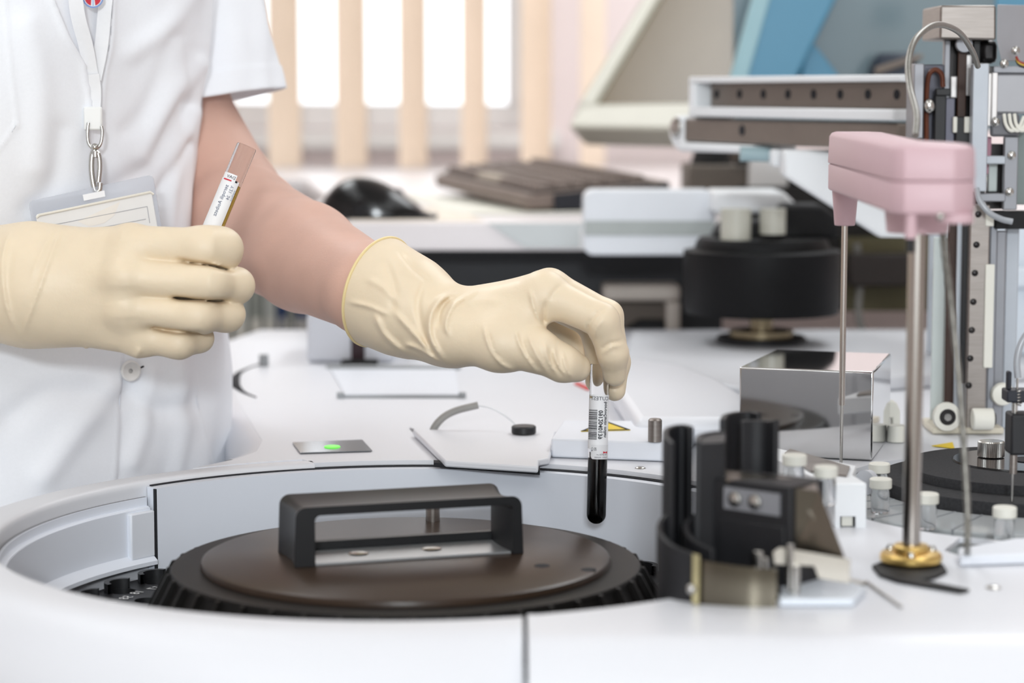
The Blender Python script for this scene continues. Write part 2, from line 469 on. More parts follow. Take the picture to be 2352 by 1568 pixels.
# rounded skirt along the left edge of the deck
sd = catmull([(p.x, p.y, 0) for p in side], 5); vs = []; fs = []; prf = [(0.0, 0.0)]+[(0.02*math.sin(q*math.pi/16), -0.02+0.02*math.cos(q*math.pi/16)) for q in range(1, 9)]+[(0.021, -0.2)]
for i, p in enumerate(sd):
    t = (sd[min(i+1, len(sd)-1)]-sd[max(i-1, 0)]).normalized(); nn = Vector((-t.y, t.x, 0))
    for r, z in prf: vs.append((p.x+nn.x*(r-0.0), p.y+nn.y*r, ZD+z-0.0002))
mm2 = len(prf)
for i in range(len(sd)-1):
    for k in range(mm2-1): fs.append((i*mm2+k, i*mm2+k+1, (i+1)*mm2+k+1, (i+1)*mm2+k))
MB().add(vs, fs).build('deck_skirt', M_white, an, angle=50)
b = MB().plate([(x, y) for x, y in ([(0.8, 1.09), (0.8, 2.3), (-0.24, 2.3), (-0.19, 1.9), (-0.16, 1.6), (-0.1, 1.5), (0.17, 1.5), (0.19, 1.09)])], [circ(RC.x, RC.y, 0.213, 60)], ZD-0.30, ZD-0.04)
b.build('deck_support', M_white2, an)
# well floor and walls
MB().lathe([(0.001, -0.125), (R, -0.125), (R+0.002, -0.13), (0.001, -0.135)], (CX, CY, ZD), seg=64).build('well_floor', M_blackm, an)
RW = R-0.010
def arcwall(b, r0, r1, z0, z1, aa0, aa1, n=60):
    b.lathe([(r0, z0), (r0, z1), (r1, z1), (r1, z0), (r0, z0)], (CX, CY, ZD), seg=n, a0=aa0, a1=aa1, cap=True)
    return b
b = arcwall(MB(), RW, R-0.0006, -0.12, -0.004, -6, 138.6, 90)
b.build('well_wall', M_inner, an)
b = arcwall(MB(), RW+0.0001, RW+0.0022, -0.12, -0.0045, 138.62, 138.9, 2)
b.build('well_gap', M_line, an)
arcwall(MB(), R-0.0022, R-0.0006, -0.0108, -0.0100, 139.2, 215, 60).build('rim_groove', mat('grey_gap', (128, 128, 132), 0.8, var=0), an)
b = MB().lathe([(R-0.0005, -0.010), (R-0.003, -0.0102), (R-0.003, -0.0155), (R-0.0045, -0.0158), (R-0.0048, -0.0162), (R-0.0062, -0.0165), (R-0.0062, -0.045), (R-0.0125, -0.0495), (R-0.0125, -0.052), (R-0.0005, -0.052)], (CX, CY, ZD), seg=70, a0=139.2, a1=225)
b.build('well_liner', M_inner, an)
b = arcwall(MB(), R-0.0095, R-0.005, -0.0475, -0.0178, 139.0, 144.2, 6); b.build('liner_block', M_white2, an, bevel=0.001)
# thin dark reveal between deck and wall
arcwall(MB(), R-0.0022, R+0.001, -0.0052, -0.0032, 40, 138, 80).build('reveal', M_line, an)

# ---- access lid with raised edge and dark gap below
lid = [PZ(p[0], p[1], 0.005) for p in ((1022, 1058), (948, 986), (1278, 990), (1262, 1052), (1238, 1056), (1236, 1072))]
b = MB().prism([Vector((p.x, p.y, ZD+0.0008)) for p in lid], (0, 0, 0.0044)); b.build('access_lid', M_white, an, bevel=0.0012)
g = [PZ(p[0], p[1], 0.0) for p in ((1010, 1062), (1023, 1064), (950, 987), (941, 984))]
MB().prism([Vector((p.x, p.y, ZD+0.0002)) for p in g], (0, 0, 0.0006)).build('seam', mat('grey_gap', None), an)
MB().prism([PZ(996, 1062, 0.0015), PZ(1240, 1080, 0.0015), PZ(1240, 1070, 0.0015), PZ(996, 1056, 0.0015)], (0, 0, -0.003)).build('seam', M_line, an)
# indicator window with the green light
q = [PZ(672, 1017, 0.0006), PZ(832, 1011, 0.0006), PZ(855, 1036, 0.0006), PZ(690, 1041, 0.0006)]
iw = MB().prism(q, (0, 0, 0.0006)).build('indicator_window', mat('grey_window', (116, 118, 122), 0.12, var=0.15, vscale=18), an)
p = PZ(763, 1026, 0.0014)
MB().lathe([(0.0, 0.0008), (0.0052, 0.0006), (0.0056, 0.0)], p, seg=28).build('indicator_light', mat('green_lamp', (120, 240, 90), 0.4, var=0, emit=(110, 245, 80), estr=0.9), iw)
# ================================================================== sample carousel and its cover
sc_ = thing('sample_carousel', 'black numbered sample ring turning inside the white round well under the domed cover', 'sample carousel', (CX, CY, ZD-0.12))
zc_ = ZD-0.058
holes = []
for i in range(40): holes.append(circ(CX+0.199*math.cos(i*9*D2R), CY+0.199*math.sin(i*9*D2R), 0.0082, 18))
for i in range(40): holes.append(circ(CX+0.172*math.cos((i*9+4.5)*D2R), CY+0.172*math.sin((i*9+4.5)*D2R), 0.0075, 18))
b = MB().plate(circ(CX, CY, 0.2135, 120), [circ(CX, CY, 0.10, 60)]+holes, zc_-0.006, zc_)
b.lathe([(0.212, 0), (0.212, -0.05), (0.1, -0.06), (0.1, -0.03)], (CX, CY, zc_-0.004), seg=72)
b.build('ring_plate', M_black, sc_)
b = MB()
for i in range(40):                    # crescent tube guides on the rim
    a = i*9
    b.lathe([(0.0083, 0), (0.0115, 0), (0.0115, 0.006), (0.0083, 0.006), (0.0083, 0)], (CX+0.199*math.cos(a*D2R), CY+0.199*math.sin(a*D2R), zc_), seg=10, a0=a-75, a1=a+75)
b.build('tube_guides', M_black, sc_)
b = MB()
for i in range(40):
    for rr_, off, n_ in ((0.1855, 0, i+1), (0.1835, 4.5, i+41)):
        a = i*9+off
        vs, fs = text_mesh(str(n_), 0.0092, mirror=True, align='CENTER')
        ca, sa = math.cos(a*D2R), math.sin(a*D2R)
        b.add([(CX+ca*(rr_+v.y)+sa*v.x, CY+sa*(rr_+v.y)-ca*v.x, zc_+0.0004) for v in vs], fs)
b.build('numbers', M_text, sc_, merge=False)

cv = thing('carousel_cover', 'round dark brown cover with an arched carrying handle in the white sample well', 'cover', (CX, CY, ZD-0.06))
zl = ZD-0.021
b = MB().lathe([(0.0, -0.004), (0.1325, -0.004), (0.1332, -0.0052), (0.1332, -0.008), (0.150, -0.040), (0.147, -0.040), (0.129, -0.010), (0.0, -0.010)], (CX, CY, zl+0.004), seg=96)
for i in range(44):                    # stiffening ribs on the sloping skirt
    a = (i+0.5)*360/44*D2R; ca, sa = math.cos(a), math.sin(a); t = Vector((-sa, ca, 0))*0.0013
    pts = [(0.1325, -0.0045), (0.1352, -0.005), (0.1530, -0.0385), (0.1495, -0.040), (0.1325, -0.0085)]
    P = [Vector((CX+r*ca, CY+r*sa, zl+0.004+z)) for r, z in pts]
    b.prism([p-t for p in P], t*2)
b.build('skirt', M_lid, cv, angle=30)
b = MB().lathe([(0.0, 0.0045), (0.1135, 0.0045), (0.1155, 0.0035), (0.1162, 0.0015), (0.1162, 0.0002), (0.0, 0.0002)], (CX, CY, zl), seg=96)
b.build('raised_disc', M_lidtop, cv, angle=30)
zt = zl+0.0045
# handle: a bent strap, closed at the bottom by a silver sheet
hang = 17.4*D2R; hu = Vector((math.cos(hang), math.sin(hang), 0)); hv = Vector((-math.sin(hang), math.cos(hang), 0)); hc = Vector((CX-0.0035, CY+0.004, zt))
Lh, Hh, Dh, th = 0.0655, 0.0335, 0.0225, 0.005
def hp(u, v, z): return hc+hu*u+hv*v+Vector((0, 0, z))
b = MB()
# side walls and top as one U section with rounded corners, slightly dished on top
N = 7
outl = []; inl = []
cr = 0.006
outl.append((-Lh-0.001, 0))
for k in range(N): q = k/(N-1)*math.pi/2; outl.append((-Lh+cr-cr*math.cos(q), Hh-cr+cr*math.sin(q)))
for k in range(N): q = k/(N-1)*math.pi/2; outl.append((Lh-cr+cr*math.sin(q), Hh-cr+cr*math.cos(q)))
outl.append((Lh+0.001, 0)); outl += [(Lh-0.005, 0)]
ci = 0.003
for k in range(4): q = k/3*math.pi/2; outl.append((Lh-0.005-ci+ci*math.cos(q), Hh-th-ci+ci*math.sin(q)))
for k in range(4): q = k/3*math.pi/2; outl.append((-Lh+0.011+ci-ci*math.sin(q), Hh-th-ci+ci*math.cos(q)))
outl += [(-Lh+0.011, 0)]
hs = 8; vs = []; fs = []; m = len(outl)
for i in range(hs+1):
    v = -Dh+2*Dh*i/hs
    for (u, z) in outl:
        dip = 0.0022*(1-(v/Dh)**2) if z > Hh-th-0.001 else 0
        pinch = 1-0.04*(1-(v/Dh)**2)
        vs.append(hp(u*pinch if abs(u) > Lh-0.012 else u, v, z-dip*(1 if z > Hh-0.003 else 0.3)))
for i in range(hs):
    for k in range(m): fs.append((i*m+k, i*m+(k+1) % m, (i+1)*m+(k+1) % m, (i+1)*m+k))
fs += [tuple(range(m)), tuple(hs*m+k for k in range(m-1, -1, -1))]
b.add(vs, fs)
b.prism([hp(-Lh+0.002, Dh-0.006, 0), hp(Lh-0.002, Dh-0.006, 0), hp(Lh-0.002, Dh, 0), hp(-Lh+0.002, Dh, 0)], (0, 0, 0.006))
hd = b.build('handle', M_black, cv, bevel=0.0007, angle=40)
b = MB().prism([hp(-Lh+0.011, -Dh+0.002, 0.0002), hp(Lh-0.006, -Dh+0.002, 0.0002), hp(Lh-0.006, Dh-0.007, 0.0002), hp(-Lh+0.011, Dh-0.007, 0.0002)], (0, 0, 0.0012))
bpz = b.build('silver_sheet', mat('dull_silver', (188, 190, 192), 0.3, 0.6, var=0.08, vscale=40), cv)  # silver sheet between the handle posts, two round discs on it
for u in (-0.025, 0.018):
    c = hp(u, -0.001, 0.0014); MB().lathe([(0, 0.0012), (0.003, 0.0012), (0.0055, 0.0006), (0.006, 0)], c, seg=24).build('screw', M_steel, bpz)
p = PZ(994, 1195, zt-ZD)
b = MB().lathe([(0.0, 0.02), (0.0036, 0.02), (0.0042, 0.019), (0.0044, 0.0)], (p.x, p.y, zt), seg=24); b.build('locating_pin', M_brush, cv)
for px, py in ((1245, 1299), (1352, 1308)):
    p = PZ(px, py, zt-ZD); MB().lathe([(0.0, 0.0003), (0.0042, 0.0003), (0.0044, 0)], (p.x, p.y, zt), seg=24).build('drain_hole', M_line, cv)
# ================================================================== behind the analyzer: desk, keyboard, mouse, screen, hood
M_desk = mat('desk_laminate', (228, 222, 222), 0.35, var=0.015, vscale=5)
M_deskedge = mat('desk_edge', (214, 220, 228), 0.4, var=0.01)
ZT = PY(1000, 512, 2.3).z
dk = thing('desk', 'white desk behind the analyzer carrying the keyboard and mouse', 'desk', (0, 3.0, 0))
dx0, dx1 = PY(640, 512, 2.3).x, PY(1686, 512, 2.3).x
MB().plate([(dx0, 2.3), (dx1, 2.3), (dx1, 2.45), (1.2, 2.6), (1.2, 4.06), (-0.9, 4.06), (-0.9, 3.55), (-0.32, 3.5), (dx0, 2.9)], [], ZT-0.028, ZT).build('desktop', M_desk, dk, bevel=0.004)
for x, y in ((-0.8, 3.62), (1.1, 3.0), (-0.8, 3.95), (1.1, 3.95)):
    MB().bx(x-0.025, x+0.025, y-0.025, y+0.025, 0, ZT-0.028).build('leg', M_frame, dk)
MB().bx(PY(815, 600, 2.42).x, dx1, 2.42, 2.44, 0.75, ZT-0.028).build('under_desk_sheet', mat('charcoal_panel', (46, 47, 50), 0.6, var=0.1, vscale=9), dk)  # charcoal sheet set below the desktop
b = MB(); b.prism([PY(1118, 512, 2.296), PY(1340, 512, 2.296), PY(1340, 568, 2.296), PY(1205, 568, 2.296)], (0, -0.002, 0))
b.build('edge_panel', mat('grey_edge', (196, 200, 200), 0.45, var=0.02), dk)

# bracket plate hanging at the desk edge: rounded, with a recessed band
br = thing('bracket_plate', 'white rounded metal plate with a grey band hooked over the desk edge', 'plate', PY(1490, 585, 2.22))
def rrect(px0, py0, px1, py1, Y, r, n=6):
    a = PY(px0, py0, Y); c = PY(px1, py1, Y); x0, x1 = a.x, c.x; z1, z0 = a.z, c.z; P = []
    for cx, cz, s in ((x1-r, z1-r, 0), (x0+r, z1-r, 90), (x0+r, z0+r, 180), (x1-r, z0+r, 270)):
        for k in range(n+1):
            q = (s+90*k/n)*D2R; P.append(Vector((cx+r*math.cos(q), Y, cz+r*math.sin(q))))
    return P
MB().prism(rrect(1341, 437, 1643, 586, 2.22, 0.010), (0, 0.05, 0)).build('plate', mat('pale_enamel', (222, 225, 230), 0.4, var=0.015), br, bevel=0.002)
MB().bx(PY(1342, 500, 2.22).x, PY(1642, 500, 2.22).x, 2.2185, 2.2199, PY(1400, 541, 2.22).z, PY(1400, 507, 2.22).z).build('grey_band', mat('band_grey', (168, 173, 171), 0.5), br)
for px in (1380, 1600):
    p = PY(px, 470, 2.27); MB().bx(p.x-0.02, p.x+0.02, 2.27, 2.2985, ZT-0.024, ZT-0.006).build('arm', M_frame, br)

# keyboard, seen from its short end
kb = thing('keyboard', 'dark brown keyboard turned end-on on the white desk beyond the gloved hand', 'keyboard', (0.05, 2.65, ZT))
p0 = PY(1210, 488, 2.467); ku = Vector((-0.265, 0.964, 0)); kv = Vector((0.964, 0.265, 0)); p0.z = ZT+0.0165
def kp(u, v, z): return p0+ku*u+kv*v+Vector((0, 0, z+0.006*v/0.165+0.008*u/0.43))
M_kb = mat('keyboard_plastic', (118, 104, 96), 0.5, var=0.06, vscale=30)
M_key = mat('key_plastic', (112, 99, 92), 0.45, var=0.06, vscale=40)
M_key2 = mat('key_plastic_pale', (176, 164, 150), 0.5, var=0.04)
b = MB(); b.hexa([kp(0,0,-0.012), kp(0,.165,-0.012), kp(.43,.165,-0.012), kp(.43,0,-0.012), kp(0,0,0.004), kp(0,.165,0.012), kp(.43,.165,0.012), kp(.43,0,0.004)])
b.build('case', M_kb, kb, bevel=0.003)
b = MB(); b.hexa([kp(.003,.011,0.004), kp(.003,.145,0.010), kp(.427,.145,0.010), kp(.427,.011,0.004), kp(.003,.011,0.0065), kp(.003,.145,0.0125), kp(.427,.145,0.0125), kp(.427,.011,0.0065)]); b.build('key_bed', mat('key_bed_dark', (36, 32, 31), 0.6), kb)
rows = [(0.022, 20), (0.044, 21), (0.063, 21), (0.082, 21), (0.101, 21), (0.130, 17)]
dark = MB(); pale = MB()
for r_, (v, n) in enumerate(rows):
    pit = 0.418/n
    for i in range(n):
        u = 0.006+i*pit
        if r_ == 0 and 8 <= i <= 12:
            if i != 10: continue
            u0, u1 = 0.006+8*pit, 0.006+13*pit-0.002; tgt = pale
        else: u0, u1 = u, u+pit-0.002; tgt = dark
        zt_ = 0.004+0.008*v/0.165; e = 0.002
        tgt.hexa([kp(u0, v-0.008, zt_), kp(u0, v+0.008, zt_), kp(u1, v+0.008, zt_), kp(u1, v-0.008, zt_),
                  kp(u0+e, v-0.006, zt_+0.009), kp(u0+e, v+0.006, zt_+0.009), kp(u1-e, v+0.006, zt_+0.009), kp(u1-e, v-0.006, zt_+0.009)])
dark.build('keys', M_key, kb); plabel(pale.build('space_bar', M_key2, kb), 'pale long key')
b = MB(); b.hexa([kp(-.005,.03,-0.014), kp(-.005,.163,-0.014), kp(-.0003,.163,-0.014), kp(-.0003,.03,-0.014), kp(-.005,.03,0.004), kp(-.005,.163,0.010), kp(-.0003,.163,0.010), kp(-.0003,.03,0.004)]); plabel(b.build('end_cap', mat('end_black', (22, 24, 32), 0.5), kb, bevel=0.001), 'black end face')
# stand below the keyboard
b = MB(); b.hexa([Vector((*(p0+ku*u+kv*v).xy, z)) for u, v, z in ((-.01,-.075,ZT+0.0005), (-.01,.16,ZT+0.0005), (.44,.16,ZT+0.0005), (.44,-.045,ZT+0.0005), (-.01,-.075,ZT+0.002), (-.01,.16,ZT+0.0035), (.44,.16,ZT+0.0035), (.44,-.045,ZT+0.002))])
ks = b.build('keyboard_stand', mat('cream_plastic', (222, 220, 208), 0.45, var=0.02), None, bevel=0.002)
tag(ks, 'cream wedge under the dark keyboard on the desk', 'stand')

# mouse on a pale pad
mo = thing('computer_mouse', 'glossy black computer mouse on the white desk behind the forearm', 'mouse', PY(860, 512, 2.38))
mc = PY(862, 505, 2.38); mc.z = ZT+0.004
b = MB(); vs = []; fs = []; N, Mn = 20, 14
for i in range(N+1):
    t = i/N; u = -0.057+0.114*t
    w_ = 0.034*(math.sin(math.pi*min(max(t, .02), .98))**0.35); h_ = 0.040*max(0.02, math.sin(math.pi*min(0.985, 0.02+t)**0.72))**0.8
    for k in range(Mn+1):
        q = math.pi*k/Mn
        vs.append((mc.x+u, mc.y+w_*math.cos(q), mc.z+h_*math.sin(q)**0.8))
for i in range(N):
    for k in range(Mn): fs.append((i*(Mn+1)+k, i*(Mn+1)+k+1, (i+1)*(Mn+1)+k+1, (i+1)*(Mn+1)+k))
fs += [tuple(range(Mn+1)), tuple(N*(Mn+1)+k for k in range(Mn, -1, -1))]
for i in range(N): fs.append((i*(Mn+1), (i+1)*(Mn+1), (i+1)*(Mn+1)+Mn, i*(Mn+1)+Mn))
b.add(vs, fs).build('shell', mat('glossy_black', (14, 14, 16), 0.16, var=0.05), mo, angle=60)
MB().cyl((mc.x+0.022, mc.y-0.004, mc.z+0.019), (mc.x+0.022, mc.y+0.004, mc.z+0.019), 0.009, seg=20).build('scroll_wheel', mat('grey_rubber', (90, 90, 92), 0.6), mo)
MB().plate([(mc.x-0.05, mc.y-0.03), (mc.x+0.065, mc.y-0.03), (mc.x+0.065, mc.y+0.03), (mc.x-0.05, mc.y+0.03)], [], ZT+0.0012, ZT+0.0042).build('base', M_black, mo, bevel=0.001)
pad = MB().plate([(mc.x-0.02, 2.325), (mc.x+0.115, 2.325), (mc.x+0.075, 2.6), (mc.x-0.09, 2.6)], [], ZT+0.0001, ZT+0.0011).build('mouse_pad', mat('cream_pad', (232, 220, 206), 0.7, var=0.03), None)
tag(pad, 'cream paper pad lying under the black mouse', 'mouse pad')

# low cabinet far back with ring binders
lc = thing('low_cabinet', 'low grey cabinet far behind the analyzer holding a row of binders', 'cabinet', (-0.45, 3.3, 0))
MB().bx(-0.66, -0.05, 3.12, 3.45, 0.0, 0.62).build('carcass', mat('grey_laminate', (196, 196, 194), 0.5, var=0.02), lc, bevel=0.003)
M_spines = {'g': ((190, 194, 190), 'light grey'), 'd': (( 96, 92, 84), 'dark taupe'), 'b': ((42, 66, 112), 'blue'), 's': ((148, 152, 146), 'sage grey')}
spec = [(500, 535, 'd', 'dark taupe binder, first of the row under the left hand'), (537, 571, 'g', 'light grey binder between the dark taupe one and the sage one'),
        (573, 606, 's', 'sage grey binder in the middle of the row behind the elbow'), (608, 636, 'g', 'light grey binder just left of the first blue binder'),
        (638, 660, 'b', 'blue binder left of the pale one in the row'), (661, 680, 's', 'narrow sage grey binder between the two blue ones'), (681, 708, 'b', 'blue binder last in the row, next to the white deck block')]
for px0, px1, c, lab in spec:
    x0 = PY(px0, 750, 3.15).x; x1 = PY(px1, 750, 3.15).x-0.0015
    bt = thing('ring_binder', lab, 'binder', ((x0+x1)/2, 3.28, 0.62), 'binders on the low cabinet')
    MB().bx(x0, x1, 3.15, 3.42, 0.6205, 0.955).build('cover', mat('binder_'+c, M_spines[c][0], 0.55, var=0.03), bt, bevel=0.002)
    MB().bx(x0+0.003, x1-0.003, 3.1492, 3.1499, 0.80, 0.88).build('spine_label', mat('paper', (225, 222, 214), 0.8, var=0.02), bt)

# touch screen tilted back
ms = thing('touch_screen', 'cream framed touch screen tilted back behind the white rail', 'monitor', PY(1480, 330, 2.72))
yw, tl = 50*D2R, 39*D2R
su = Vector((math.cos(yw), -math.sin(yw), 0)); nb = Vector((math.sin(yw), math.cos(yw), 0)); sv = Vector((0,0,1))*math.cos(tl)+nb*math.sin(tl); sn = su.cross(sv)
o_ = PY(1366, 250, 2.75)
def sp(u, v, w): return o_+su*u+sv*v+sn*w
M_cream = mat('cream_casing', (214, 212, 200), 0.45, var=0.015)
W_, H_ = 0.205, 0.30
b = MB(); bz = 0.018
for u0, u1, v0, v1 in ((-bz, W_+bz, -0.034, 0), (-bz, W_+bz, H_, H_+bz), (-bz, 0, 0, H_), (W_, W_+bz, 0, H_)):
    b.hexa([sp(u0, v0, -0.03), sp(u1, v0, -0.03), sp(u1, v1, -0.03), sp(u0, v1, -0.03), sp(u0, v0, 0.008), sp(u1, v0, 0.008), sp(u1, v1, 0.008), sp(u0, v1, 0.008)])
b.build('bezel', M_cream, ms, bevel=0.004)
MB().hexa([sp(-0.001, -0.001, -0.02), sp(W_+.001, -.001, -.02), sp(W_+.001, H_+.001, -.02), sp(-.001, H_+.001, -.02), sp(-.001, -.001, 0.0), sp(W_+.001, -.001, 0), sp(W_+.001, H_+.001, 0), sp(-.001, H_+.001, 0)]).build('display', mat('dark_display_glass', (118, 106, 88), 0.2, var=0.08, vscale=6, spec=0.25), ms)
b = MB().hexa([sp(.0, .03, -.075), sp(W_-.01, .03, -.075), sp(W_, .25, -.07), sp(-.0, .25, -.07), sp(-.01, -.02, -.0301), sp(W_, -.02, -.0301), sp(W_, .28, -.0301), sp(-.01, .28, -.0301)])
b.build('back_housing', mat('grey_casing', (150, 150, 144), 0.5), ms, bevel=0.01)
q = sp(W_/2, 0.10, -0.075); b = MB().bx(q.x-0.03, q.x+0.05, q.y-0.01, q.y+0.05, ZT+0.0005, q.z+0.01)
b.build('foot', mat('taupe_plastic', (120, 108, 98), 0.5), ms, bevel=0.008)

# raised hood of the module behind: blue bar and smoky window
hd_ = thing('analyzer_hood', 'raised hood with a sloping blue bar and smoky grey window behind the rail', 'hood', PY(1900, 300, 2.5))
Yh = 2.4
def poly(pts, Y): return [PY(x, y, Y) for x, y in pts]
MB().prism(poly(((1712, 200), (1672, 200), (1745, -60), (1785, -60)), Yh-0.004), (0, 0.02, 0)).build('edge_strip', mat('pale_teal', (150, 186, 194), 0.4, var=0.02), hd_, bevel=0.002)
MB().prism(poly(((1700, 210), (1815, 210), (1950, -60), (1775, -60)), Yh), (0, 0.04, 0)).build('blue_bar', mat('blue_plastic', (84, 140, 168), 0.4, var=0.03, vscale=6), hd_, bevel=0.004)
MB().prism(poly(((1685, 300), (2420, 300), (2420, -80), (1685, -80)), Yh+0.06), (0, 0.008, 0)).build('smoky_window', mat('smoky_plastic', (118, 134, 140), 0.12, var=0.06, vscale=5), hd_)
MB().prism(poly(((1830, 210), (1955, 210), (1870, 100), (1850, 118)), Yh+0.03), (0, 0.02, 0)).build('blue_corner', mat('blue_plastic', None), hd_, bevel=0.003)
MB().prism(poly(((2000, 210), (2110, 210), (2110, 118), (2030, 122), (2008, 140)), Yh+0.0), (0, 0.04, 0)).build('hinge_block', mat('navy_plastic', (44, 52, 66), 0.5), hd_, bevel=0.008)
MB().prism(poly(((2010, 172), (2120, 135), (2120, 122), (2010, 155)), Yh-0.012), (0, 0.01, 0)).build('hinge_strap', mat('taupe_plastic', None), hd_, bevel=0.002)
MB().prism(poly(((2290, 14), (2380, 14), (2380, -60), (2290, -60)), Yh-0.3), (0, 0.01, 0)).build('blue_corner', mat('blue_plastic', None), hd_)
MB().bx(0.26, 0.30, Yh+0.07, Yh+0.10, ZT+0.0005, ZC+0.2).build('hood_arm', M_frame, hd_)

# horizontal rail of the far pipetting unit
rd = Vector((-0.455, 1.0, 0)).normalized(); rn = Vector((-rd.y, rd.x, 0)) if False else Vector((rd.y, -rd.x, 0))
r0 = PY(2098, 200, 1.75); r0.z = 0
LR = 0.335
gr = thing('rail_unit', 'white horizontal rail unit with steel strips and a row of holes behind the pink arm', 'rail', (r0.x-0.07, 1.9, ZD+0.2))
def zr(y): return PY(2090, y, 1.75).z
def rp(s, w, z): v = r0+rd*s-rn*w; return Vector((v.x, v.y, z))
# rn points to the right/front; the visible face looks towards -x,-y
fn = Vector((-rd.y, rd.x, 0)); fn = fn if fn.y < 0 else -fn
def rp(s, w, z): v = r0+rd*s+fn*w; return Vector((v.x, v.y, z))
def rbox(b, s0, s1, w0, w1, z0, z1): return b.hexa([rp(s0,w0,z0), rp(s1,w0,z0), rp(s1,w1,z0), rp(s0,w1,z0), rp(s0,w0,z1), rp(s1,w0,z1), rp(s1,w1,z1), rp(s0,w1,z1)])
M_wm = mat('white_powdercoat', (232, 234, 236), 0.4, var=0.012)
M_taupe = mat('satin_metal_taupe', (128, 118, 110), 0.4, 0.35, var=0.06, vscale=30)
b = MB(); rbox(b, 0, LR, -0.03, 0.012, zr(187), zr(171)); rbox(b, LR-0.012, LR, -0.03, 0.012, zr(290), zr(187)); rbox(b, 0, LR, -0.03, -0.02, zr(260), zr(187)); rbox(b, 0, LR-0.012, -0.03, 0.018, zr(277), zr(251))
b.build('rail_frame', M_wm, gr, bevel=0.0015)
b = MB(); rbox(b, 0.0, LR-0.013, -0.0199, -0.004, zr(250.5), zr(187.5)); st = b.build('hole_strip', M_taupe, gr)
hs_ = []
for k in range(8):
    c = rp(0.028+0.0405*k, -0.004, zr(217)); MB().cyl(c-fn*0.001, c+fn*0.0006, 0.0040, seg=16).build('hole', M_line, st)
b = MB(); rbox(b, 0.0, LR+0.004, -0.03, 0.014, zr(345), zr(283)); lr = b.build('lower_rail', M_taupe, gr, bevel=0.002)
c = rp(0.235, 0.014, zr(310)); MB().cyl(c-fn*0.001, c+fn*0.0006, 0.0045, seg=16).build('hole', M_line, lr)
# rounded end cap with a screw
b = MB(); P = []
for k in range(9): q = (90+180*k/8)*D2R; P.append((LR+0.008-0.022*math.cos(q)*-1 if False else LR+0.006+0.03*(-math.cos(q)) , zr(310)+0.024*math.sin(q)))
P = [(LR+0.003, zr(275)), (LR+0.018, zr(275)), (LR+0.030, zr(300)), (LR+0.030, zr(330)), (LR+0.022, zr(358)), (LR+0.010, zr(372)), (LR-0.12, zr(368)), (LR-0.12, zr(347)), (LR+0.003, zr(347))]
b.prism([rp(s, -0.03, z) for s, z in P], fn*0.046); b.build('end_cap', M_wm, gr, bevel=0.003)
c = rp(LR+0.014, 0.0165, zr(308)); sc1 = MB().lathe([(0, 0.004), (0.006, 0.0035), (0.009, 0.0015), (0.0095, 0)], c, axis=fn, seg=24).build('screw', M_steel, gr)
# teal cylinder, small block and the long white bracket under the rail
a = PY(1700, 353, 1.93); c = PY(1772, 355, 1.93); MB().cyl(a, c, S(17, 1.93), seg=24).build('motor', mat('teal_grey', (150, 172, 178), 0.45), gr)
a = PY(1785, 362, 1.92); MB().box(a, (S(34, 1.92), 0.03, S(40, 1.92))).build('motor_mount', M_wm, gr, bevel=0.003)
MB().prism(poly(((1801, 345), (1930, 345), (2090, 430), (2090, 546), (2024, 545), (1801, 404)), 1.86), (0, 0.03, 0)).build('support_bracket', M_wm, gr, bevel=0.003)
b = MB(); c = PY(2070, 480, 1.89); x9 = PY(2225, 480, 1.9).x; b.bx(c.x-0.01, x9, c.y, c.y+0.02, c.z-0.02, c.z+0.02); b.bx(x9-0.02, x9, c.y, c.y+0.02, ZD+0.0125, c.z-0.02); b.build('post', M_wm, gr)

# black stirrer drum standing on the grey deck
dr = thing('stirrer_drum', 'large black drum on a short spindle over the grey deck behind the pink arm', 'drum', PZ(1752, 790, 0.02))
dc = PY(1750, 640, 2.1)
rd_ = S(181, 2.1)
zt1, zb1 = PY(1750, 545, 2.1).z, PY(1750, 717, 2.1).z
MB().lathe([(0, zt1), (rd_*0.80, zt1), (rd_*0.84, zt1-0.004), (rd_*0.86, zt1-0.010), (rd_, zt1-0.012), (rd_, zb1+0.006), (rd_*0.97, zb1), (0, zb1)], (dc.x, dc.y, 0), seg=64).build('drum', mat('drum_black', (9, 9, 11), 0.5, var=0.1, vscale=20, spec=0.25), dr)
zdk = ZD+0.012
MB().lathe([(0.0, zb1), (0.011, zb1), (0.011, zdk+0.012), (0.03, zdk+0.012), (0.03, zdk+0.006), (0, zdk+0.006)], (dc.x, dc.y, 0), seg=32).build('spindle', mat('brass_dull', (150, 136, 110), 0.35, 0.8), dr)
MB().lathe([(0.0, 0.006), (0.040, 0.006), (0.042, 0.004), (0.042, 0), (0, 0)], (dc.x, dc.y, zdk+0.0005), seg=40).build('foot', M_black, dr)
# dark bracket above the drum
MB().prism(poly(((1640, 548), (1930, 548), (1925, 500), (1890, 470), (1800, 470), (1790, 505), (1660, 512)), 2.1), (0, 0.05, 0)).build('bracket', M_blackm, dr, bevel=0.004)
b = MB(); c = PY(1690, 512, 2.07); b.cyl((c.x, c.y, c.z+0.013), (c.x, c.y, c.z-0.016), 0.014, seg=24); b.build('glass_cup', mat('cup_grey', (190, 188, 176), 0.3), dr)
b = MB(); c = PY(1775, 512, 2.07); b.cyl((c.x, c.y, c.z+0.013), (c.x, c.y, c.z-0.01), 0.012, seg=24); b.build('cap', mat('cup_grey', None), dr)
wb = MB().prism(poly(((1640, 440), (1800, 440), (1830, 470), (1815, 490), (1640, 490)), 2.16), (0, 0.08, 0)).build('shelf_plate', M_wm, None, bevel=0.003)
tag(wb, 'white plate beside the bracket plate above the black drum', 'plate')

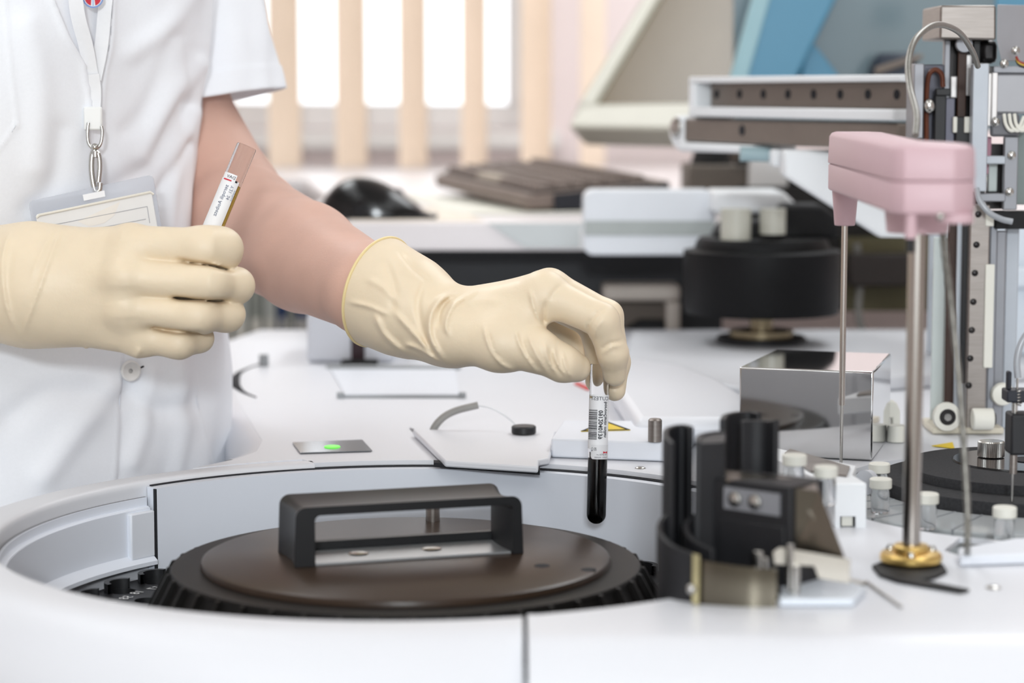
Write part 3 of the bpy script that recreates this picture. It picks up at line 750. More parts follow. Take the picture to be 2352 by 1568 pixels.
# dark flat unit on the desk below the rail
fu = thing('flat_unit', 'flat taupe and black unit standing on the desk right below the white rail', 'device', PY(1700, 425, 2.52))
a = PY(1582, 418, 2.5); c = PY(1800, 380, 2.5)
MB().bx(a.x, c.x, 2.5, 2.62, ZT+0.0005, c.z).build('case', mat('taupe_dark_case', (98, 90, 82), 0.5, var=0.05), fu, bevel=0.003)
a = PY(1600, 380, 2.52); c = PY(1640, 345, 2.52); MB().cyl((a.x+0.02, 2.56, c.z+0.012), (a.x+0.02, 2.56, a.z+0.0005), 0.016, 0.024, seg=24).build('dark_knob', M_blackm, fu)
MB().prism(poly(((1690, 368), (1800, 350), (1910, 440), (1905, 478), (1801, 425), (1801, 379), (1690, 379)), 2.49), (0, 0.009, 0)).build('black_cover', M_blackm, fu)
# grey deck of the rear module, and the dark cavity above it
gd = [PZ(1430, 850, 0.008), PZ(1450, 768, 0.008), PZ(2420, 768, 0.008), PZ(2420, 850, 0.008), PZ(1700, 900, 0.008)]
o = MB().plate([(p.x, p.y) for p in gd], [], ZD+0.0006, ZD+0.012).build('rear_deck', mat('grey_deck', (206, 207, 211), 0.5, var=0.03, vscale=8), an, bevel=0.003)
wc_ = [PZ(1405, 830, 0.02), PZ(1450, 819, 0.02), PZ(1575, 838, 0.02), PZ(1660, 870, 0.02), PZ(1715, 905, 0.02), PZ(1730, 960, 0.02), PZ(1460, 960, 0.02), PZ(1405, 880, 0.02)]
MB().plate([(p.x, p.y) for p in wc_], [], ZD+0.0004, ZD+0.02).build('rear_cover', M_white, an, bevel=0.008, seg=4)
cavity = thing('rear_cabinet', 'dark open cabinet interior with an olive back panel beyond the drum', 'cabinet', PY(1900, 768, 2.42))
zc0 = ZD+0.0125
MB().bx(PY(1935, 700, 2.40).x, PY(2200, 700, 2.40).x, 2.40, 2.41, zc0, PY(1900, 545, 2.4).z).build('back_panel', mat('olive_panel', (92, 86, 62), 0.7, var=0.15, vscale=6), cavity)
MB().bx(PY(1690, 700, 2.42).x, PY(2260, 700, 2.42).x, 2.415, 2.43, zc0, PY(1900, 430, 2.4).z).build('dark_panel', mat('dark_interior', (32, 30, 28), 0.8, var=0.2, vscale=6), cavity)
b = MB().bx(PY(1945, 600, 2.39).x, PY(2100, 600, 2.39).x, 2.37, 2.398, PY(1900, 655, 2.39).z, PY(1900, 580, 2.39).z); b.build('drawer', mat('brown_black', (40, 32, 28), 0.6), cavity, bevel=0.003)
b = MB().tube([PY(1968, 560, 2.38), PY(1975, 640, 2.38), PY(1972, 720, 2.37), PY(1985, 770, 2.36)], 0.004, seg=10); b.build('cable', mat('grey_cable', (110, 108, 104), 0.5), cavity)
# beige frame box under the desk
bb = thing('beige_box', 'beige box with a dark opening under the desk beside the drum', 'box', PY(1470, 780, 2.36))
Yb = 2.36
MB().prism(poly(((1385, 692), (1562, 692), (1562, 655), (1385, 655)), Yb), (0, 0.05, 0)).build('top_rail', mat('beige_metal', (188, 178, 168), 0.5), bb, bevel=0.004)
MB().prism(poly(((1530, 790), (1562, 790), (1562, 693), (1530, 693)), Yb), (0, 0.05, 0)).build('side_post', mat('beige_metal', None), bb, bevel=0.002)
MB().prism(poly(((1385, 790), (1529, 790), (1529, 693), (1385, 693)), Yb+0.03), (0, 0.02, 0)).build('inner_panel', mat('taupe_dark', (104, 94, 86), 0.7), bb)
MB().prism(poly(((1430, 788), (1529, 788), (1529, 735), (1470, 735), (1440, 752)), Yb+0.01), (0, 0.018, 0)).build('opening', M_blackm, bb, bevel=0.003)
MB().prism(poly(((1400, 800), (1550, 800), (1550, 791), (1400, 791)), Yb), (0, 0.04, 0)).build('foot', M_blackm, bb)
# ================================================================== small things on the white deck behind the well
db = thing('slot_block', 'white block with a dark red slot on the deck behind the wrist', 'block', PZ(800, 836, 0))
p = PZ(705, 834, 0); q = PZ(905, 834, 0); hb = 0.046
MB().bx(p.x, q.x, p.y, p.y+0.12, ZD+0.0005, ZD+hb).build('body', M_white2, db, bevel=0.004)
a = PZ(812, 826, 0); c = PZ(842, 826, 0)
MB().bx(a.x, c.x, p.y-0.0015, p.y+0.001, ZD+0.002, ZD+0.034).build('slot', mat('maroon_dark', (46, 14, 24), 0.4), db)
a = PZ(790, 828, 0); c = PZ(872, 828, 0)
MB().bx(a.x, c.x, p.y-0.02, p.y-0.0016, ZD+0.0005, ZD+0.004).build('slot_foot', M_blackm, db, bevel=0.001)
tr = thing('deck_tray', 'shallow clear lidded tray set in the white deck below the forearm', 'tray', PZ(830, 900, 0))
M_grey = mat('mid_grey_plastic', (160, 163, 165), 0.5)
p0_, p1_, p2_, p3_ = PZ(782, 911, 0.001), PZ(1062, 911, 0.001), PZ(1050, 846, 0.001), PZ(606, 838, 0.001)
b = MB().tube([p0_, p1_], 0.0014, seg=8, smooth=False); b.build('front_rod', M_grey, tr)
p = PZ(750, 843, 0.001); b = MB().tube([p, p2_], 0.0024, seg=8, smooth=False); b.build('shadow_gap_rod', M_grey, tr)  # grey rod drawn for the shadow gap under the block's edge
for pp in (p0_, p1_, p2_): MB().lathe([(0, 0.004), (0.003, 0.004), (0.003, 0)], (pp.x, pp.y, ZD+0.0005), seg=16).build('peg', M_grey, tr)
pp = p3_; MB().lathe([(0, 0.010), (0.0042, 0.010), (0.0045, 0)], (pp.x, pp.y, ZD+0.0005), seg=16).build('peg', M_grey, tr)
MB().plate([(x.x, x.y) for x in (PZ(792, 908, 0), PZ(1055, 908, 0), PZ(1046, 850, 0), PZ(760, 850, 0))], [], ZD+0.0004, ZD+0.0012).build('pane', M_white2, tr)
b = MB().tube([PZ(588, 912, 0.0005), PZ(556, 898, 0.0005), PZ(540, 880, 0.0005), PZ(548, 858, 0.0005), PZ(575, 843, 0.0005), PZ(598, 836, 0.0005)], 0.0022, seg=8, rfun=lambda t: 0.0005+0.0036*math.exp(-((t-0.42)/0.2)**2))
b.build('curved_seam', M_line, an)
# curved rod, thin line and black stopper
cr_ = thing('curved_hose', 'grey curved hose end rising from the deck left of the small black knob', 'hose', PZ(992, 1000, 0.005))
Yc = PZ(992, 1000, 0.0).y
b = MB().tube([PY(990, 1001, Yc), PY(1000, 978, Yc), PY(1020, 957, Yc), PY(1050, 942, Yc), PY(1098, 930, Yc)], S(8.5, Yc), seg=16)
b.build('sheath', mat('hose_grey', (150, 148, 144), 0.45, var=0.06, vscale=80), cr_)
b = MB().tube([PY(1096, 931, Yc), PY(1130, 938, Yc), PY(1170, 962, Yc), PY(1203, 997, Yc)], 0.0005, seg=8)
b.build('clear_line', mat('clear_line', (214, 216, 218), 0.3), cr_)
kn = PZ(1203, 1013, 0.0)
k_ = MB().lathe([(0, 0.0058), (0.0078, 0.0058), (0.0087, 0.005), (0.0087, 0.0008), (0.0078, 0), (0, 0)], (kn.x, kn.y, ZD+0.0054), seg=40).build('round_knob', M_black, None)
tag(k_, 'small round black knob on the raised white access lid', 'knob')
# block along the edge of the well, with warning sign and steel cap
ub = thing('edge_block', 'low white block along the well edge behind the dark test tube', 'block', PZ(1390, 1050, 0))
Yb_ = PZ(1266, 1052, 0).y
x0 = PY(1266, 1040, Yb_).x; x1 = PY(1560, 1040, Yb_).x
MB().plate([(x0, Yb_), (x1, Yb_-0.02), (x1+0.02, Yb_+0.08), (x0+0.01, Yb_+0.085)], [], ZD+0.0005, ZD+0.0135).build('body', M_white2, ub, bevel=0.0015)
zt_ = 0.0137
P = [PZ(1334, 991, zt_), PZ(1448, 988, zt_), PZ(1392, 968, zt_)]
ws = MB().prism(P, (0, 0, 0.0003)).build('warning_sign', mat('warning_yellow', (232, 200, 40), 0.5), ub)
c = (P[0]+P[1]+P[2])/3
for i in range(3):
    a_, b_ = P[i], P[(i+1) % 3]
    MB().prism([a_+Vector((0,0,.0004)), b_+Vector((0,0,.0004)), b_+(c-b_)*0.16+Vector((0,0,.0004)), a_+(c-a_)*0.16+Vector((0,0,.0004))], (0, 0, 0.0002)).build('sign_border', M_line, ws)
c = PZ(1507, 1020, 0.0135)
cp_ = MB().lathe([(0, 0.0152), (0.0036, 0.0152), (0.0046, 0.0142), (0.0047, 0.0)], (c.x, c.y+0.012, ZD+0.0137), seg=30).build('standoff', M_brush, None)
tag(cp_, 'small upright steel standoff on the white block left of the black guard', 'standoff')
c = PZ(1471, 1075, 0); s_ = MB().lathe([(0, 0.001), (0.002, 0.001), (0.0034, 0.0003), (0.0036, 0)], (c.x, c.y, ZD+0.0002), seg=20).build('deck_screw', M_steel, an)
c = PZ(2281, 1350, 0); s_ = MB().lathe([(0, 0.001), (0.002, 0.001), (0.0036, 0.0003), (0.004, 0)], (c.x, c.y, ZD+0.0002), seg=20).build('deck_screw', M_steel, an)
q = [PZ(1318, 880, 0.001), PZ(1350, 895, 0.001), PZ(1358, 890, 0.001), PZ(1326, 876, 0.001)]
r_ = MB().prism(q, (0, 0, -0.0006)).build('red_mark', mat('red_print', (214, 70, 66), 0.6), an)
# ================================================================== right side: probe arm, barcode guard, reagent disc, gantry column
M_pink = mat('pink_plastic', (210, 178, 185), 0.45, var=0.015, vscale=10)
M_brass = mat('brass', (224, 190, 118), 0.3, 1.0, var=0.06, vscale=60)
M_pole = mat('pole_steel', (182, 176, 170), 0.20, 1.0, var=0.05, vscale=90, stretch=(1, 1, 0.05))
M_felt = mat('felt_black', (46, 46, 48), 0.95, var=0.25, vscale=600, bump=0.3, bscale=1500)
M_ring = mat('clear_ring_plastic', (226, 230, 232), 0.1, var=0.03, vscale=60, trans=0.45, ior=1.2)
M_clear = mat('clear_plastic', (246, 248, 250), 0.06, var=0, trans=0.9, ior=1.25)
M_cap = mat('cap_white', (226, 224, 214), 0.45, var=0.01)
M_guard = mat('guard_black', (30, 30, 33), 0.5, var=0.12, vscale=50)
M_hose = mat('braided_hose', (132, 130, 124), 0.38, 0.6, var=0.12, vscale=500)

# ---- pink probe arm on its pole
bp_ = PZ(2092, 1300, 0)
pa = thing('probe_arm', 'pink pipetting probe arm on a steel pole with a brass collar', 'probe arm', (bp_.x, bp_.y, ZD))
zt_p = PY(2113, 515, bp_.y).z
zt_top = PY(2140, 326, bp_.y).z; zseam = PY(2140, 408, bp_.y).z; zbot = PY(2140, 478, bp_.y).z
MB().cyl((bp_.x, bp_.y, ZD+0.004), (bp_.x, bp_.y, zbot-0.004), 0.0046, seg=40).build('pole', M_pole, pa)
col = MB().lathe([(0.0047, 0.0125), (0.0085, 0.0125), (0.0092, 0.0118), (0.0092, 0.0092), (0.0148, 0.0085), (0.0160, 0.0072), (0.0160, 0.0045), (0.0148, 0.003), (0.0047, 0.003)], (bp_.x, bp_.y, ZD-0.001), seg=56).build('collar', M_brass, pa)
for a in (-100, 20, 140):
    c = Vector((bp_.x+0.0125*math.cos(a*D2R), bp_.y+0.0125*math.sin(a*D2R), ZD+0.0072))
    MB().lathe([(0, 0.0028), (0.0012, 0.0027), (0.0020, 0.0016), (0.0021, 0)], c, seg=18).build('screw', M_steel, col)
bs = [PZ(2003, 1305, 0.0), PZ(2020, 1326, 0), PZ(2060, 1340, 0), PZ(2205, 1365, 0), PZ(2226, 1360, 0), PZ(2118, 1338, 0), PZ(2150, 1330, 0), PZ(2175, 1318, 0), PZ(2165, 1302, 0), PZ(2090, 1290, 0), PZ(2030, 1295, 0)]
MB().plate([(p.x, p.y) for p in bs], [], ZD+0.0004, ZD+0.0018).build('slot_sheet', M_blackm, pa)  # black sheet laid on the deck for the dark of an open slot
# arm body footprint: near end round the pole, narrowing to the far end
A = PD(2048, 400, 1.095); B_ = PD(1898, 400, 1.375)
xl0, yl0, xl1, yl1 = A.x, A.y, B_.x, B_.y
xr0 = PD(2238, 400, 1.12).x
def foot(off=0.0, n=8):
    P = []
    c0 = (xl0+0.004+off, yl0+off)
    pts = [(xl0+off, yl0+0.006), (xl0+0.006, yl0-0.002+off), (xr0-0.016, yl0-0.006+off), (xr0-0.004-off, yl0+0.004), (xr0-off, yl0+0.022), (xr0-off, yl0+0.05), (xr0-0.012-off, yl0+0.09), (xl1+0.034-off, yl1-0.02), (xl1+0.028-off, yl1-0.004), (xl1+0.020, yl1-off), (xl1+0.006, yl1-off), (xl1+off, yl1-0.006)]
    return pts
def loft(layers):
    b = MB(); m = len(layers[0]); vs = [p for L in layers for p in L]; fs = []
    for i in range(len(layers)-1):
        for k in range(m): fs.append((i*m+k, i*m+(k+1) % m, (i+1)*m+(k+1) % m, (i+1)*m+k))
    fs += [tuple(range(m-1, -1, -1)), tuple((len(layers)-1)*m+k for k in range(m))]
    return b.add(vs, fs)
def lay(off, z, sl=0.0): return [(x, y, z+sl*(y-bp_.y)) for x, y in foot(off)]
tilt = 0.007
b = loft([lay(0.0007, zseam+0.0006, 0), lay(0.0, zseam+0.0012, 0), lay(0.0006, zt_top-0.003, tilt), lay(0.002, zt_top-0.0008, tilt), lay(0.0045, zt_top, tilt)]); b.build('upper_cover', M_pink, pa, bevel=0.0006, angle=50)
b = loft([lay(0.0015, zbot, 0.0), lay(0.0003, zbot+0.001), lay(0.0003, zseam-0.0006), lay(0.0009, zseam+0.0004)]); b.build('lower_cover', M_pink, pa, bevel=0.0006, angle=50)
MB().cyl((bp_.x, bp_.y+0.001, zbot-0.0125), (bp_.x, bp_.y+0.001, zbot+0.0005), 0.0155, 0.0168, seg=48).build('hub', M_pink, pa, bevel=0.0008)
c = PD(2196, 460, 1.10); MB().cyl((c.x, c.y, zbot-0.0045), (c.x, c.y, zbot+0.0005), 0.0085, seg=30).build('boss', M_pink, pa, bevel=0.0008)
c = PD(2092, 530, 1.10); MB().cyl((c.x, c.y, PD(2092, 548, 1.10).z), (c.x, c.y, zbot+0.0005), 0.0028, seg=24).build('boss', M_pink, pa, bevel=0.0004)
c2 = PD(2092, 560, 1.10); MB().cyl((c.x, c.y, PD(2092, 580, 1.10).z), (c.x, c.y, PD(2092, 547, 1.10).z), 0.0022, seg=24).build('stop_pin', M_black, pa)
c = PD(1941, 470, 1.37); zt0 = PD(1941, 518, 1.37).z
bs2 = MB().cyl((c.x, c.y, zt0), (c.x, c.y, zbot+0.0005), 0.0062, 0.0080, seg=32).build('probe_boss', M_pink, pa, bevel=0.0006)
zn = PD(1922, 1106, 1.372).z
MB().cyl((c.x, c.y, zn), (c.x, c.y, zn+0.045), 0.0009, 0.0011, seg=20).build('needle_tip', M_steel, pa)
MB().cyl((c.x, c.y, zn+0.0445), (c.x, c.y, zt0+0.001), 0.0019, seg=24).build('needle', M_pole, pa)
c = PD(2160, 497, 1.08); MB().ball(c, 0.0021, 16).build('clamp_screw', M_steel, pa)

# braided hose looping over the arm
hs1 = thing('steel_hose', 'thin braided steel hose arching from the pink arm up to the gantry', 'hose', PD(2103, 300, 1.3))
HP = [(2103, 312, 1.25), (2105, 262, 1.27), (2090, 200, 1.3), (2087, 140, 1.32), (2105, 88, 1.34), (2150, 57, 1.38), (2200, 72, 1.44), (2232, 115, 1.50), (2246, 152, 1.53)]
MB().tube([PD(*p) for p in HP], S(7.5, 1.35), seg=14).build('braid', M_hose, hs1)
hs2 = thing('steel_conduit', 'thin ribbed steel conduit running down beside the pole into the deck opening', 'hose', PZ(2222, 1268, -0.004))
e_ = PZ(2222, 1268, -0.004); d_e = 1.158
CPTS = [(2163, 500, 1.15), (2170, 580, 1.155), (2185, 700, 1.16), (2205, 900, 1.16), (2216, 1060, 1.16), (2222, 1180, 1.158), (2222, 1256, 1.157)]
MB().tube([PD(*p) for p in CPTS]+[e_+Vector((0, 0, -0.004))], 0.0017, seg=14, n=24, rfun=lambda t: 0.0017+0.00012*math.sin(t*900)).build('conduit', M_hose, hs2)

# ---- black barcode reader guard at the right of the well
gd_ = thing('reader_guard', 'black curved guard of the barcode reader with steel shields beside the well', 'guard', PZ(1700, 1330, 0))
def PX(px, py, Y): return PY(px, py, Y)
def zat(py, Y, px=1700): return PY(px, py, Y).z
def xat(px, Y): return PY(px, 1200, Y).x
z0g = ZD+0.0006
# left fin
f1 = [(xat(1586, 1.145), 1.145), (xat(1574, 1.152), 1.152), (xat(1553, 1.152), 1.152), (xat(1533, 1.143), 1.143), (xat(1526, 1.130), 1.130), (xat(1530, 1.120), 1.120), (xat(1543, 1.113), 1.113)]
zc1 = zat(983, 1.14)
b = MB().strip(f1, ZD-0.02, lambda t: zc1-0.0035*max(0, (t-0.5)*2)**2, 0.0028); b.build('left_fin', M_guard, gd_, bevel=0.0005)
# second fin
f2 = [(xat(1664, 1.152), 1.152), (xat(1640, 1.150), 1.150), (xat(1612, 1.142), 1.142), (xat(1602, 1.130), 1.130), (xat(1602, 1.116), 1.116)]
zc2 = zat(997, 1.14)
b = MB().strip(f2, ZD-0.01, zc2, 0.003); b.prism([(xat(1664, 1.152), 1.150, ZD), (xat(1664, 1.12), 1.12, ZD), (xat(1604, 1.116), 1.116, ZD), (xat(1610, 1.142), 1.142, ZD), (xat(1640, 1.150), 1.15, ZD)], (0, 0, zc2-0.001-ZD)); b.build('middle_fin', M_guard, gd_, bevel=0.0005)
# rear fins
f3 = [(xat(1742, 1.19), 1.19), (xat(1720, 1.196), 1.196), (xat(1690, 1.194), 1.194), (xat(1664, 1.184), 1.184), (xat(1657, 1.166), 1.166)]
b = MB().strip(f3, ZD, zat(954, 1.18), 0.003); b.build('rear_fin', M_guard, gd_, bevel=0.0005)
f4 = [(xat(1782, 1.150), 1.150), (xat(1760, 1.158), 1.158), (xat(1730, 1.160), 1.160), (xat(1700, 1.158), 1.158)]
zr_ = zat(968, 1.155)
b = MB().strip(f4, ZD, lambda t: zr_+0.0018*max(0, 1-t*2.2)**2, 0.003); b.build('rear_fin', M_guard, gd_, bevel=0.0005)
# main block, front face turned slightly
pl = (xat(1640, 1.118), 1.118); pr = (xat(1816, 1.088), 1.088)
du = Vector((pr[0]-pl[0], pr[1]-pl[1], 0)); Lb = du.length; du.normalize(); dv = Vector((-du.y, du.x, 0))
def gp(u, v, z): return Vector((pl[0], pl[1], 0))+du*u+dv*v+Vector((0, 0, z))
ztl = zat(1097, 1.118); zbl = z0g
b = MB().hexa([gp(-0.004, 0, zbl), gp(Lb, 0, zbl), gp(Lb, 0.03, zbl), gp(-0.004, 0.03, zbl), gp(-0.004, 0, ztl), gp(Lb, 0, ztl+0.0005), gp(Lb, 0.03, ztl+0.0005), gp(-0.004, 0.03, ztl)])
bk = b.build('block', M_guard, gd_, bevel=0.0008)
b = MB().hexa([gp(0.004, -0.0012, zbl), gp(Lb-0.003, -0.0012, zbl), gp(Lb-0.003, 0, zbl), gp(0.004, 0, zbl), gp(0.004, -0.0012, ztl-0.0195), gp(Lb-0.003, -0.0012, ztl-0.0195), gp(Lb-0.003, 0, ztl-0.0195), gp(0.004, 0, ztl-0.0195)]); b.build('raised_panel', M_guard, bk, bevel=0.0006)
b = MB().hexa([gp(0.0065, -0.0010, ztl-0.0145), gp(Lb-0.006, -0.0010, ztl-0.0145), gp(Lb-0.006, 0, ztl-0.0145), gp(0.0065, 0, ztl-0.0145), gp(0.0065, -0.0010, ztl-0.0035), gp(Lb-0.006, -0.0010, ztl-0.0035), gp(Lb-0.006, 0, ztl-0.0035), gp(0.0065, 0, ztl-0.0035)])
mp_ = b.build('mounting_plate', mat('grey_plate', (140, 141, 146), 0.35, 0.3, var=0.06, vscale=60), bk)
for u in (0.0135, 0.0255): MB().lathe([(0, 0.0026), (0.002, 0.0024), (0.0036, 0.0014), (0.0040, 0.0)], gp(u, -0.0010, ztl-0.009), axis=-dv, seg=28).build('screw', M_steel, mp_)
# dark steel shield to the right with a bright top edge
Ys = 1.092
sq = [PY(1812, 1118, Ys), PY(1880, 1128, Ys-0.004), PY(1947, 1303, Ys-0.012), PY(1820, 1283, Ys)]
MB().prism(sq, (0.0006, 0.0012, 0)).build('shield', M_darksteel, gd_)
te = [PY(1668, 1100, 1.113), PY(1880, 1127, 1.087)]
tq = [te[0], te[1], te[1]+Vector((0.0015, 0.022, 0.0012)), te[0]+Vector((0.0, 0.022, 0.0012))]
MB().prism(tq, (0, 0, -0.0012)).build('top_shield', M_darksteel, gd_)
# low curved walls in front
w1 = [(xat(1545, 1.118), 1.118), (xat(1520, 1.112), 1.112), (xat(1516, 1.098), 1.098), (xat(1542, 1.082), 1.082), (xat(1600, 1.0725), 1.0725)]
b = MB().strip(w1, ZD-0.02, lambda t: zat(1172, 1.118)+(zat(1268, 1.078)-zat(1172, 1.118))*t, 0.0028); b.build('low_wall', M_guard, gd_, bevel=0.0005)
w2 = [(xat(1600, 1.122), 1.122), (xat(1578, 1.115), 1.115), (xat(1578, 1.104), 1.104), (xat(1600, 1.092), 1.092), (xat(1640, 1.084), 1.084)]
b = MB().strip(w2, ZD-0.005, lambda t: zat(1178, 1.122)+(zat(1262, 1.084)-zat(1178, 1.122))*t, 0.0028); b.build('low_wall', M_guard, gd_, bevel=0.0005)
MB().plate([(xat(1530, 1.15), 1.15), (xat(1530, 1.10), 1.10), (xat(1590, 1.082), 1.082), (xat(1800, 1.075), 1.075), (xat(1800, 1.09), 1.09), (xat(1660, 1.15), 1.15)], [], ZD+0.0006, ZD+0.004).build('tray_floor', M_blackm, gd_)
# curved steel plate at the very front
w3 = [(xat(1592, 1.0705), 1.0705), (xat(1650, 1.066), 1.066), (xat(1720, 1.0625), 1.0625), (xat(1786, 1.062), 1.062)]
b = MB().strip(w3, ZD-0.012, lambda t: zat(1282, 1.07)+(zat(1308, 1.062)-zat(1282, 1.07))*t, 0.0014, n=10); b.build('front_shield', mat('shield_steel', (112, 106, 94), 0.2, 1.0, var=0.1, vscale=12), gd_)
a = PY(1602, 1276, 1.066); c = PY(1600, 1385, 1.066)
MB().prism([PY(1590, 1270, 1.0665), PY(1608, 1274, 1.0665), PY(1606, 1390, 1.0665), PY(1588, 1386, 1.0665)], (0, -0.0012, 0)).build('clip', mat('dull_brass', (150, 140, 108), 0.35, 0.9), gd_, bevel=0.0003)
c = PY(1588, 1352, 1.066); MB().ball(c, 0.0026, 16).build('screw', M_steel, gd_)
# small steel bracket with pins
Yk = 1.078
b = MB().prism([PY(1775, 1268, Yk), PY(1792, 1257, Yk), PY(1953, 1284, Yk), PY(1953, 1340, Yk), PY(1880, 1328, Yk), PY(1870, 1300, Yk), PY(1778, 1296, Yk)], (0, 0.0012, 0)); b.build('bracket', mat('satin_steel', (200, 194, 184), 0.3, 0.9, var=0.05), gd_, bevel=0.0003)
b = MB().prism([PZ(1860, 1335, 0.002), PZ(1955, 1352, 0.002), PZ(1990, 1335, 0.002), PZ(1900, 1318, 0.002)], (0, 0, -0.0014)); b.build('bracket_foot', mat('satin_steel', None), gd_)
for x, y, r in ((1742, 1277, 0.0028), (1757, 1292, 0.0022), (1826, 1310, 0.0026), (1815, 1262, 0.0018)):
    c = PY(x, y, Yk+0.003 if x < 1800 else Yk-0.004); MB().cyl((c.x, c.y, max(c.z-0.02, ZD+0.001)), (c.x, c.y, c.z+0.003), r, seg=20).build('pin', M_steel, gd_, bevel=0.0005)
rod = MB().tube([PZ(1990, 1335, 0.001), PZ(2030, 1365, 0.001), PZ(2070, 1393, 0.001)], 0.0007, seg=8).build('spring_wire', M_steel, gd_)
# translucent guide on the deck at the front right
tg = thing('clear_guide', 'translucent white guide plate on the front of the deck beside the steel shield', 'plate', PZ(1880, 1390, 0.001))
MB().prism([PZ(1790, 1348, 0.0005), PZ(1900, 1332, 0.0005), PZ(1990, 1362, 0.0005), PZ(1960, 1392, 0.0005), PZ(1790, 1392, 0.0005)], (0, 0, 0.0035)).build('plate', mat('frosted_white', (226, 232, 240), 0.35, var=0.02), tg, bevel=0.0008)

# ---- white stepped bracket with steel top carrying two vials
wb_ = thing('vial_bracket', 'white angled bracket with a steel top behind the black guard', 'bracket', PZ(1900, 1200, 0))
Yw = PZ(1985, 1212, 0).y
MB().prism([PY(1918, 1215, Yw), PY(1918, 1112, Yw), PY(1982, 1112, Yw), PY(1990, 1120, Yw), PY(1990, 1215, Yw), PY(1965, 1215, Yw), PY(1965, 1186, Yw), PY(1930, 1186, Yw), PY(1930, 1215, Yw)], (0, 0.002, 0)).build('front_plate', M_wm, wb_, bevel=0.0005)
za = zat(1108, Yw, 1950)-0.0004
P = [(xat(1990, Yw), Yw+0.0005), (xat(1900, Yw), Yw+0.0005), (xat(1790, Yw+0.07), Yw+0.085), (xat(1790, Yw+0.1), Yw+0.13), (xat(1965, Yw+0.06), Yw+0.06), (xat(1975, Yw), Yw+0.03)]
MB().plate(P, [], za-0.012, za).build('body', M_wm, wb_, bevel=0.001)
MB().plate([(xat(1955, Yw), Yw+0.02), (xat(1880, Yw), Yw+0.035), (xat(1800, Yw+.1), Yw+0.10), (xat(1815, Yw+.11), Yw+0.115), (xat(1950, Yw+.05), Yw+0.05)], [], za+0.0003, za+0.0015).build('steel_top', M_brush, wb_)
MB().bx(xat(1935, Yw), xat(1960, Yw), Yw+0.003, Yw+0.02, ZD+0.0006, ZD+0.006).build('foot', M_cap, wb_)
for s_ in (1925, 1985): MB().bx(xat(s_, Yw)-0.002, xat(s_, Yw), Yw+0.002, Yw+0.07, ZD+0.0006, za-0.012).build('leg', M_wm, wb_)
c = PD(1990, 1108, 1.36); MB().cyl((c.x-0.001, c.y, c.z), (c.x+0.002, c.y+0.003, c.z), S(30, 1.3), seg=32).build('frosted_disc', mat('frosted_disc', (228, 230, 236), 0.3, trans=0.3, var=0), wb_)

# ---- reagent disc
rg = thing('reagent_disc', 'black felt topped reagent disc in a clear ring at the right of the deck', 'reagent disc', (RC.x, RC.y, ZD-0.03))
MB().lathe([(0, 0), (0.095, 0), (0.0955, -0.001), (0.0955, -0.012), (0, -0.012)], (RC.x, RC.y, ZD+0.004), seg=96).build('felt_disc', M_felt, rg)
MB().lathe([(0, 0.006), (0.0775, 0.006), (0.078, 0.005), (0.078, 0.0002), (0, 0.0002)], (RC.x, RC.y+0.012, ZD+0.004), seg=96).build('raised_felt', M_felt, rg)
MB().lathe([(0, 0.0012), (0.044, 0.0012), (0.0445, 0.0002), (0, 0.0002)], (RC.x, RC.y+0.028, ZD+0.010), seg=72).build('hub_plate', mat('gloss_black', (24, 24, 26), 0.15, var=0.05), rg)
MB().lathe([(0, 0.0005), (0.0115, 0.0005), (0.0115, 0.0001), (0, 0.0001)], (RC.x+0.004, RC.y+0.026, ZD+0.0112), seg=40).build('hub_hole', M_line, rg)
MB().lathe([(0.0975, -0.0075), (0.0975, -0.0035), (0.1500, -0.0035), (0.1510, -0.0045), (0.1510, -0.0190), (0.1480, -0.0190), (0.1480, -0.0075)], (RC.x, RC.y, ZD), seg=110).build('clear_ring', M_ring, rg)
b = MB()
for i in range(36):
    a = i*10*D2R; ca, sa = math.cos(a), math.sin(a); t_ = Vector((-sa, ca, 0))*0.0007
    b.prism([Vector((RC.x+r*ca, RC.y+r*sa, ZD+z))-t_ for r, z in ((0.0985, -0.018), (0.1505, -0.018), (0.1513, -0.003), (0.0985, -0.003))], t_*2)
b.build('ring_dividers', mat('frosted_divider', (200, 204, 208), 0.25, trans=0.5, var=0), rg)
MB().lathe([(0.100, -0.0265), (0.1480, -0.0265), (0.1480, -0.0215), (0.100, -0.0215)], (RC.x, RC.y, ZD), seg=80).build('dark_core', mat('ring_core', (140, 142, 146), 0.35, 0.3, var=0.25, vscale=90), rg)
MB().lathe([(0.1485, -0.0260), (0.2100, -0.0260), (0.2100, -0.0200), (0.1485, -0.0200)], (RC.x, RC.y, ZD), seg=110).build('lower_ring', mat('smoked_clear', (196, 200, 202), 0.15, trans=0.4, var=0.1, vscale=50), rg)
MB().lathe([(0.02, -0.0300), (0.2100, -0.0300), (0.2100, -0.0270), (0.02, -0.0270)], (RC.x, RC.y, ZD), seg=80).build('ring_tray', mat('tray_grey', (190, 192, 196), 0.4, 0.3, var=0.2, vscale=60), rg)
